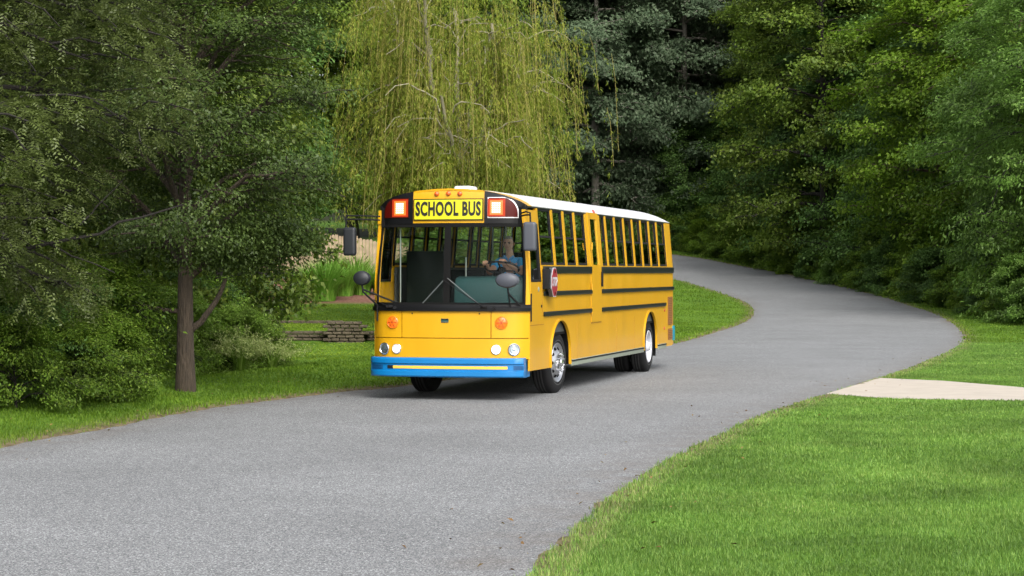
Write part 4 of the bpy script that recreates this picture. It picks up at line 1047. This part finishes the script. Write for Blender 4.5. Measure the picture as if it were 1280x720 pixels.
for i, px in enumerate((560, 600, 640, 680, 715)):
    place(K_SHRUB[(1, 2)[i % 2]], atpx(px, 60+i % 3*2), 60+i % 3*2, .92, i*1.3, 'bright leafy shrub on the lawn behind the bus, seen through its windows', 'shrub', 'shrubs behind the bus')
# ---- the street tree beside the road, dark and rounded
def limb(p0, p1, r0, r1, bend=(0, 0, 0), k=9, seed=0):
    rng = np.random.default_rng(seed); s = np.linspace(0, 1, k); p0, p1 = np.array(p0, float), np.array(p1, float)
    P_ = p0+(p1-p0)*s[:, None]+np.array(bend)*np.sin(s*PI)[:, None]+rng.normal(0, .02*np.linalg.norm(p1-p0)/2, (k, 3))*np.sin(s*PI)[:, None]
    return (P_, r0+(r1-r0)*s)
tx, ty = atpx(232, 32.6), 32.6
rng, lines, S = grow(101, 8.6, 1.55, 2.05, 60, 9, lambda u: (math.sin(PI*min(1, .30+u*.66)))**.6, rise=1.0, sag=.10, trunk_r=.138, wob=.05, flare_=.22)
lines.append(limb((.05, 0, .95), (.62, -.1, 1.75), .055, .03, (.06, 0, -.06))); lines.append(limb((-.05, 0, 1.25), (-.95, .1, 1.60), .04, .015, (-.1, 0, -.08)))
S = np.concatenate([S, rng.normal(0, 1, (260, 3))*np.array([.28, .35, .16])+np.array([1.35, 0, 2.35]), rng.normal(0, 1, (200, 3))*np.array([.35, .3, .2])+np.array([.6, 0, 2.2])])
S = S[~((S[:, 2] < 1.62) | ((S[:, 2] < 1.9) & (abs(S[:, 0]) < .35)))]
tr = empty('street_tree', (tx, ty, hz(tx, ty)-.05), 0, label='dark rounded tree with a forked brown trunk on the grass verge beside the road', cat='tree')
TB = mat('brown_furrowed_bark', (.062, .045, .030), .9, noise=.55, nscale=14, bump=1.0, bscale=16)
_t = TB.node_tree; _mp = _t.nodes.new('ShaderNodeMapping'); _mp.inputs['Scale'].default_value = (3.2, 3.2, .45)   # furrows run up the stem
_tc = [n for n in _t.nodes if n.type == 'TEX_COORD'][0]; _t.links.new(_tc.outputs['Object'], _mp.inputs[0])
for n in _t.nodes:
    if n.type == 'TEX_NOISE': _t.links.new(_mp.outputs[0], n.inputs['Vector'])
    if n.type == 'BUMP': n.inputs['Distance'].default_value = .05
link('trunk', tubes_mesh('trunk', lines, TB, 14), tr)
link('crown', crown_mesh('crown', rng, S, np.array([0, 0, 4.]), 165000, .058, .032, .15, LM_NEAR, .25, .8), tr)

# ---- the feathery tree leaning in from the left, compound leaves
def feather_tree(x, y, H, base, Rr, seed, label, ncomp, lm, shape=ROUND, extra=None, nl=40, trunk_r=.16, group=None, lsc=1):
    rng, lines, S = grow(seed, H, base, Rr, nl, 8, shape, rise=.25, sag=.42, trunk_r=trunk_r)
    if extra: lines += extra
    i = rng.integers(0, len(S), ncomp); P0 = S[i]+rng.normal(0, .13, (ncomp, 3)); nlf = 11
    out = nrm((P0-np.array([0, 0, H*.5]))*np.array([1, 1, .3])); d = nrm(out+rng.normal(0, .75, (ncomp, 3))+np.array([0, 0, -.25]))
    side = nrm(np.cross(d, np.array([0, 0, 1.]))+rng.normal(0, .25, (ncomp, 3))); Lr = rng.uniform(.16, .28, ncomp)*lsc
    f = np.linspace(.1, 1, nlf); sg_ = np.where(np.arange(nlf) % 2, 1., -1.)
    Pl = P0[:, None]+d[:, None]*(f[None]*Lr[:, None])[..., None]+np.array([0, 0, -.05*lsc])*(f**2)[None, :, None]
    dl_ = side[:, None]*sg_[None, :, None]+d[:, None]*.45+np.array([0, 0, -.25]); nn = np.cross(d, side)[:, None]*np.ones((1, nlf, 1)); nn = np.where(nn[..., 2:3] < 0, -nn, nn)
    n_ = ncomp*nlf
    V, Fq = leaves(rng, Pl.reshape(-1, 3), nn.reshape(-1, 3)+rng.normal(0, .2, (n_, 3)), dl_.reshape(-1, 3), .060*lsc*rng.uniform(.6, 1.3, n_), .022*lsc)
    o = empty('feathery_tree', (x, y, hz(x, y)-.05), 0, label=label, cat='tree', group=group)
    link('trunk', tubes_mesh('trunk', lines, BARKD), o)
    rv = np.repeat(np.clip(.6*rng.random(ncomp)+.4*rng.random(len(S))[i], 0, 1), nlf*4)
    link('crown', np_mesh('crown', V, Fq, lm, rnd=rv), o); return o
fx, fy = -7.6, 27.0
ex = [limb((0, 0, 1.9), (3.5, -.2, 2.6), .034, .010, (.2, 0, -.10), 12, 3), limb((1.6, -.1, 2.2), (2.6, .1, 1.75), .016, .006), limb((2.2, -.1, 2.35), (2.75, 0, 2.95), .014, .005)]
feather_tree(fx, fy, 7.4, 1.9, 3.1, 201, 'feathery-leaved tree leaning in from the left edge with long black branches', 19000, LM_LOC, extra=ex)

# ---- left woods behind the street tree
LM_LEFT = leaf_mat('left_wood_leaves', [(.045, .08, .008), (.09, .145, .016), (.18, .22, .035)], .5, .4, .35, .6, .45)
K_LEFT = [build_tree('slender_wood_tree', 80+i, 10.5, .9, 2.5, 46, 8, TALL, 40000, .12, .07, .20, LM_LEFT, BARKD, trunk_r=.10, rise=.3, sag=.3) for i in range(2)]
lab_left = ['slender dark tree at the left edge behind the feathery branches', 'slender tree with a thin dark stem left of the street tree', 'slender tree whose stem shows between the left bushes', 'slender tree right behind the street tree crown', 'slender pale-leaved tree right of the street tree crown, beside the willow']
for k, (px, Y, s_) in enumerate([(30, 36, .95), (105, 38.5, 1.0), (165, 41, 1.0), (275, 47, 1.05)]):
    P(K_LEFT[k % 2], px, Y, s_, lab_left[k])
for k, (px, Y, s_) in enumerate([(-30, 44, 1.1), (70, 47, 1.2), (140, 51, 1.25), (215, 54, 1.2), (-20, 56, 1.4), (60, 62, 1.5), (230, 66, 1.45), (150, 68, 1.55)]):
    P(K_LEFT[k % 2], px, Y, s_, 'leafy tree in the thicket behind the street tree', 'trees in the left-hand thicket')
for px, Y, s_ in [(20, 78, 1.0), (110, 84, 1.0), (200, 88, 1.0), (290, 96, 1.0), (-40, 90, 1.1)]:
    P(K_DEEP[rr.randrange(2)], px, Y, s_, 'dense dark tree at the back of the left-hand thicket', 'dark trees at the back of the left-hand thicket')
for px, Y, s_ in [(300, 112, 1.1), (370, 112, 1.1), (440, 116, 1.1), (500, 118, 1.1), (560, 122, 1.2)]:
    P(K_OLIVE[rr.randrange(2)], px, Y, s_, 'olive tree showing dimly through and beside the willow', 'olive trees behind the willow')
# bushes under the trees, left
K_B = [build_tree('roadside_bush', 90+i, 1.9, .05, 1.15, 30, 7, SKIRT, 20000, .075, .036, .12, lm, BARKD, trunk_r=.03, rise=.7, sag=.35, wob=.1) for i, lm in enumerate((LM_BUSH, LM_BUSHB, LM_DEEP))]
named = [((140, 30.4, .58, 0), 'dark twiggy bush with reddish stems left of the street tree trunk'), ((95, 29.3, .55, 0), 'low dark green bush near the left verge'),
         ((20, 28.0, .6, 0), 'leafy bush at the left edge just above the verge'), ((178, 36.5, .6, 1), 'light green bush just left of the street tree trunk'),
         ((205, 37.5, .8, 1), 'pale green bush glimpsed behind the trunk'), ((290, 39.5, .62, 1), 'tangled light green bush right of the trunk'), ((330, 40.5, .45, 0), 'low green bush beside the pale plume grass'),
         ((268, 40.0, .4, 1), 'small light bush close behind the right side of the trunk')]
for (px, Y, s_, k), lb in named: place(K_B[k], atpx(px, Y), Y, s_, rr.uniform(0, 6), lb, 'bush')
for px, Y, s_, k in [(60, 31, .9, 2), (10, 31.5, 1.0, 0), (120, 32.5, 1.0, 0), (-40, 30, 1.0, 0), (170, 36, .9, 0), (90, 36, 1.2, 0), (30, 37, 1.3, 2), (150, 40, 1.3, 0), (60, 42, 1.5, 1), (215, 43, 1.2, 2), (0, 42, 1.6, 0), (250, 45, 1.1, 1), (120, 46, 1.6, 1), (200, 50, 1.6, 1), (160, 57, 2, 0), (60, 52, 2, 0), (235, 62, 2, 2), (-30, 36, 1.3, 2), (110, 30.5, .7, 0), (40, 29.5, .7, 2)]:
    place(K_B[k], atpx(px, Y), Y, s_*.92, rr.uniform(0, 6), 'bush in the tangled undergrowth on the left', 'bush', 'bushes in the left undergrowth')

# ---- grasses: arching tufts
def tuft(name, x, y, n, L, W, lm, label, cat, arch=.6, spread=.25, plume=0, seed=0, group=None):
    rng = np.random.default_rng(seed); az = rng.uniform(0, 2*PI, n); r = np.sqrt(rng.random(n))*spread; l = L*rng.uniform(.6, 1.1, n); a = arch*rng.uniform(.4, 1.3, n)
    f = np.linspace(0, 1, 6); d = np.stack([np.cos(az), np.sin(az)], 1)
    Pp = np.zeros((n, 6, 3)); Pp[..., :2] = (d*r[:, None])[:, None]+d[:, None]*(a[:, None]*l[:, None]*f**1.8)[..., None]
    Pp[..., 2] = l[:, None]*(f-.45*a[:, None]*f**2.4)
    sd_ = np.stack([-np.sin(az), np.cos(az), np.zeros(n)], 1)[:, None]*(W*(1-f**2*.9))[None, :, None]
    V = np.stack([Pp-sd_, Pp+sd_], 2).reshape(-1, 3); b_ = (np.arange(n)*12)[:, None]+np.arange(5)[None]*2
    Fq = np.stack([b_, b_+1, b_+3, b_+2], -1).reshape(-1, 4)
    o = empty(name, (x, y, hz(x, y)-.02), 0, label=label, cat=cat, group=group)
    link('blades', np_mesh('blades', V, Fq, lm, rnd=np.repeat(rng.random(n), 12)), o)
    if plume:
        k = rng.integers(0, n, plume); ff = rng.uniform(.62, 1, plume)
        Pb = np.stack([np.interp(ff*5+6*0, np.arange(6), np.zeros(6)) for _ in range(3)], 1)
        i0 = np.clip((ff*5).astype(int), 0, 4); w_ = ff*5-i0; Pb = Pp[k, i0]*(1-w_)[:, None]+Pp[k, i0+1]*w_[:, None]
        V, Fq = leaves(rng, Pb+rng.normal(0, .022, Pb.shape), rng.normal(0, 1, Pb.shape), rng.normal(0, .5, Pb.shape)+np.array([0, 0, -.4]), .05, .013)
        link('plume', np_mesh('plume', V, Fq, LM_PLUME, rnd=np.repeat(rng.random(plume), 4)), o)
    return o
tuft('plume_grass', atpx(300, 38.6), 38.6, 60, .95, .008, LM_BUSHB, 'tall pale feathery plume grass right of the street tree trunk', 'plume grass', .7, .10, 2600, 1)
tuft('plume_grass', atpx(340, 39.4), 39.4, 70, .75, .008, LM_BUSHB, 'low pale plume grass arching over the lawn, right of the taller one', 'plume grass', 1.05, .10, 2000, 2)
LM_ORN = leaf_mat('ornamental_grass_blades', [(.11, .27, .025), (.18, .38, .04), (.30, .48, .09)], .5, .4, .35, 1.2, .2)
tuft('ornamental_grass', atpx(405, 81.5), 81.5, 900, 1.75, .022, LM_ORN, 'large bright green ornamental grass clump on the reddish mulch bed', 'ornamental grass', .55, .45, 0, 3)
for i, (px, Y, L) in enumerate([(430, 83.5, 1.5), (452, 84, 1.35), (380, 85, 1.2), (478, 84, 1.3), (445, 87, 1.6), (372, 82.5, .8), (415, 88, 1.5)]):
    tuft('ornamental_grass', atpx(px, Y), Y, 420, L, .022, LM_ORN, ['second bright grass clump right of the largest one', 'bright grass clump beside the low round mirror of the bus', 'small grass clump behind the left part of the mulch bed', 'grass clump partly hidden by the front corner of the bus', 'grass clump against the wooden fence near the bus', 'smallest low leafy clump at the left end of the mulch bed', 'grass clump against the fence behind the largest clump'][i], 'ornamental grass', .6, .35, 0, 10+i)

# ---- retaining wall of stacked blocks, second low edging, fence
BLKW = mat('tan_retaining_block', (.10, .08, .052), .95, noise=.5, nscale=5, bump=1, bscale=30)
def block_wall(name, x0, x1, y, rows, bh, bl, label, dpt=.3, z0=None, curve=0):
    rg = random.Random(int(x0*10+y)); o = empty(name, (x0, y, 0), 0, label=label, cat='retaining wall')
    m = MB()
    for r_ in range(rows):
        x = x0-(bl/2 if r_ % 2 else 0)
        while x < x1:
            l = bl*rg.uniform(.88, 1.08); zz = (hz(x, y-.6) if z0 is None else z0)-.08+r_*bh
            m.box((x+l/2-x0, -r_*.02+rg.uniform(-.015, .015)+curve*((x-x0)/(x1-x0)-.5)**2, zz+bh/2), (l-.015, dpt, bh-.012), Matrix.Rotation(rg.uniform(-.03, .03), 3, 'Z')); x += l
    m.build('block_courses', BLKW, o, bevel=.02, seg=1); return o
block_wall('retaining_wall', atpx(345, 61.9), atpx(520, 61.9), 61.9, 4, .095, .32, 'low curved wall of stacked tan blocks on the lawn left of the bus', z0=-.06)
block_wall('block_pier', atpx(410, 61.5), atpx(452, 61.5), 61.5, 7, .095, .26, 'square pier of tan blocks rising from the low retaining wall', .5, z0=-.06)
block_wall('lawn_edging', atpx(335, 69.9), atpx(412, 69.9), 69.9, 1, .14, .6, 'thin stone edging across the upper lawn above the block wall', .16, z0=.30)
FEN = mat('weathered_fence_wood', (.34, .26, .17), .9, noise=.35, nscale=3, bump=.5, bscale=30)
fence = empty('wooden_fence', (atpx(330, 92), 92, 0), 0, label='weathered vertical-board wooden fence behind the mulch bed', cat='fence')
m = MB(); rg = random.Random(4); x = -15.5; x0_ = fence.location.x
def fence_top(px): return float(np.interp(px, [300, 345, 400, 470, 560], [3.95, 3.80, 3.6, 3.25, 3.1]))
while x < -3.5:
    px = 640+x/92*F; zb = hz(x, 92)-.05; zt = fence_top(px)+rg.uniform(-.03, .03)
    m.prism([(x-x0_, zb), (x-x0_+.13, zb), (x-x0_+.13, zt-.04), (x-x0_+.095, zt), (x-x0_+.035, zt), (x-x0_, zt-.04)], lambda u, v, d: (u, d, v), -.012, .012)
    x += .147
m.build('board_panel', FEN, fence)
for x in np.arange(-15.5, -3.4, 2.2):
    px = 640+x/92*F; MB().b2((x-x0_, .02, hz(x, 92)-.1), (x-x0_+.1, .12, fence_top(px)+.08)).build('post', FEN, fence)

# ---- lawn grass blades (nobody could count them)
LM_LAWN = leaf_mat('lawn_blades', [(.055, .125, .016), (.105, .215, .03), (.20, .31, .06), (.36, .35, .14)], .55, .35, .3, .7, .35)
LM_VERGE = leaf_mat('verge_blades', [(0.0616, 0.1309, 0.00616), (0.1155, 0.2079, 0.01386), (0.2079, 0.2772, 0.0385)], .6, .35, .25, .5, .3)
def blades(name, seed, boxes, cond, lm, label=None):
    """boxes: (x0,x1,y0,y1,per m2,height,width)"""
    rng = np.random.default_rng(seed); Vs, Fs, Rs, o_ = [], [], [], 0
    for x0, x1, y0, y1, den, hh, ww in boxes:
        n = int((x1-x0)*(y1-y0)*den); X, Y = rng.uniform(x0, x1, n), rng.uniform(y0, y1, n)
        k = cond(X, Y); X, Y = X[k], Y[k]
        clump = .5+.5*np.sin(X*7.3+3*np.sin(Y*5.1))*np.sin(Y*8.7+2*np.sin(X*4.3))
        Z_, dl, dr = height(X, Y); d_ = np.maximum(dl, dr); k = (d_ > -.13*clump+.05) & ~((d_ < .22) & (rng.random(len(X)) < .5)); X, Y, Z_, clump = X[k], Y[k], Z_[k], clump[k]; d_ = d_[k]; n = len(X)
        worn = (np.sin(X*1.3+2)*np.sin(Y*.9+X*.6) > .60) & (rng.random(n) < .5)
        h = hh*rng.uniform(.45, 1.2, n)*(.7+.5*clump)*np.where(worn, .5, 1)*np.where(d_ < .25, 1.25, 1); az = rng.uniform(0, 2*PI, n); ln = rng.uniform(.1, .75, n)*h
        d = np.stack([np.cos(az), np.sin(az)], 1); s = np.stack([-d[:, 1], d[:, 0]], 1)*ww*.5
        B0 = np.stack([X, Y, Z_-.01], 1); z3 = np.zeros(n)
        mid = B0+np.stack([d[:, 0]*ln*.35, d[:, 1]*ln*.35, h*.6], 1); tip = B0+np.stack([d[:, 0]*ln, d[:, 1]*ln, h], 1); s3 = np.stack([s[:, 0], s[:, 1], z3], 1)
        V = np.stack([B0-s3, B0+s3, mid+s3*.75, tip, mid-s3*.75], 1).reshape(-1, 3)
        b_ = np.arange(n)*5+o_
        Fs.append(np.concatenate([np.stack([b_, b_+1, b_+2, b_+4], 1), np.stack([b_+4, b_+2, b_+3, b_+3], 1)])); Vs.append(V); o_ += n*5
        q = np.clip(rng.random(n)*.62+.1*clump+.28*worn*rng.random(n)+(d_ < .30)*.34*rng.random(n)+.06*np.sin(X*.9+1.3*np.sin(Y*.7))*np.sin(Y*1.1+X*.3), 0, 1); Rs.append(np.repeat(q, 5))
    V = np.concatenate(Vs); Fq = np.concatenate(Fs)
    # tips are triangles: build quads and tris in one mesh
    quad = Fq[Fq[:, 2] != Fq[:, 3]]; tri = Fq[Fq[:, 2] == Fq[:, 3]][:, :3]
    me = bpy.data.meshes.new(name); me.vertices.add(len(V)); me.vertices.foreach_set('co', V.astype(np.float32).ravel())
    nl = len(quad)*4+len(tri)*3; me.loops.add(nl); me.loops.foreach_set('vertex_index', np.concatenate([quad.ravel(), tri.ravel()]).astype(np.int32))
    me.polygons.add(len(quad)+len(tri))
    me.polygons.foreach_set('loop_start', np.concatenate([np.arange(len(quad))*4, len(quad)*4+np.arange(len(tri))*3]).astype(np.int32))
    me.polygons.foreach_set('loop_total', np.concatenate([np.full(len(quad), 4), np.full(len(tri), 3)]).astype(np.int32))
    a = me.attributes.new('rnd', 'FLOAT', 'POINT'); a.data.foreach_set('value', np.concatenate(Rs).astype(np.float32)); me.update(calc_edges=True); me.materials.append(lm)
    return tag(link(name, me), kind='stuff')
drive = np.array(dp)
def in_drive(X, Y):
    c = np.zeros(X.shape, bool); n = len(drive)
    for i in range(n):
        (x1, y1), (x2, y2) = drive[i], drive[(i+1) % n]
        k = ((y1 > Y) != (y2 > Y)) & (X < (x2-x1)*(Y-y1)/(y2-y1+1e-9)+x1); c ^= k
    return c
view = lambda X, Y: np.abs(X) < .262*Y+.4
blades('lawn_grass', 1, [(-.5, 6, 13, 17, 5200, .045, .0055), (0, 6.5, 17, 22, 3400, .043, .007), (.5, 8, 22, 28, 2200, .040, .009), (2, 10, 28, 42, 1300, .035, .012), (6, 16, 42, 58, 500, .035, .018)],
       lambda X, Y: view(X, Y) & (X > np.interp(Y, ER[:300, 1], ER[:300, 0]) - .2) & ~in_drive(X, Y), LM_LAWN)
blades('verge_grass', 2, [(-9, -3, 21, 27, 1100, .055, .011), (-9.5, -1, 27, 34, 1000, .055, .013), (-11, 0, 34, 44, 600, .05, .017)],
       lambda X, Y: view(X, Y) & (X < 0), LM_VERGE)
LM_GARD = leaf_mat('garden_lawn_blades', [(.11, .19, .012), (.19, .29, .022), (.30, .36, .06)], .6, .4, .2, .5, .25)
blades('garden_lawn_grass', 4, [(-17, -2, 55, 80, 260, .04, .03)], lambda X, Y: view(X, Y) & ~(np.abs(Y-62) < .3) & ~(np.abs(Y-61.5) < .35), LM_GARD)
blades('far_lawn_grass', 3, [(-14, 6, 44, 55, 150, .05, .03), (-2, 6, 55, 80, 130, .05, .03), (3, 22, 55, 90, 130, .05, .03), (4, 23, 90, 135, 70, .07, .04)],
       lambda X, Y: view(X, Y) & ((X > 0) | (Y > 44)) & ~((X < -3) & (np.abs(Y-62) < .3)) & ~((X > 10) & (Y < 58)), LM_VERGE)

# a few dry leaves blown against the road edges
rng = np.random.default_rng(77); n = 150; Pq = []
while len(Pq) < n:
    e = ER if rng.random() < .6 else EL; k = rng.integers(20, 150); p = e[k]+rng.normal(0, .55, 2)
    if 13 < p[1] < 48: Pq.append((p[0], p[1], hz(p[0], p[1])+.045))
Pq = np.array(Pq); V, Fq = leaves(rng, Pq, np.array([0, 0, 1.])+rng.normal(0, .3, (n, 3)), rng.normal(0, 1, (n, 3)), rng.uniform(.03, .06, n), rng.uniform(.018, .035, n))
tag(link('fallen_leaves', np_mesh('fallen_leaves', V, Fq, leaf_mat('dry_leaves', [(.10, .05, .02), (.19, .11, .04), (.26, .20, .07)], .8, .1, .2), rnd=np.repeat(rng.random(n), 4))), kind='stuff')
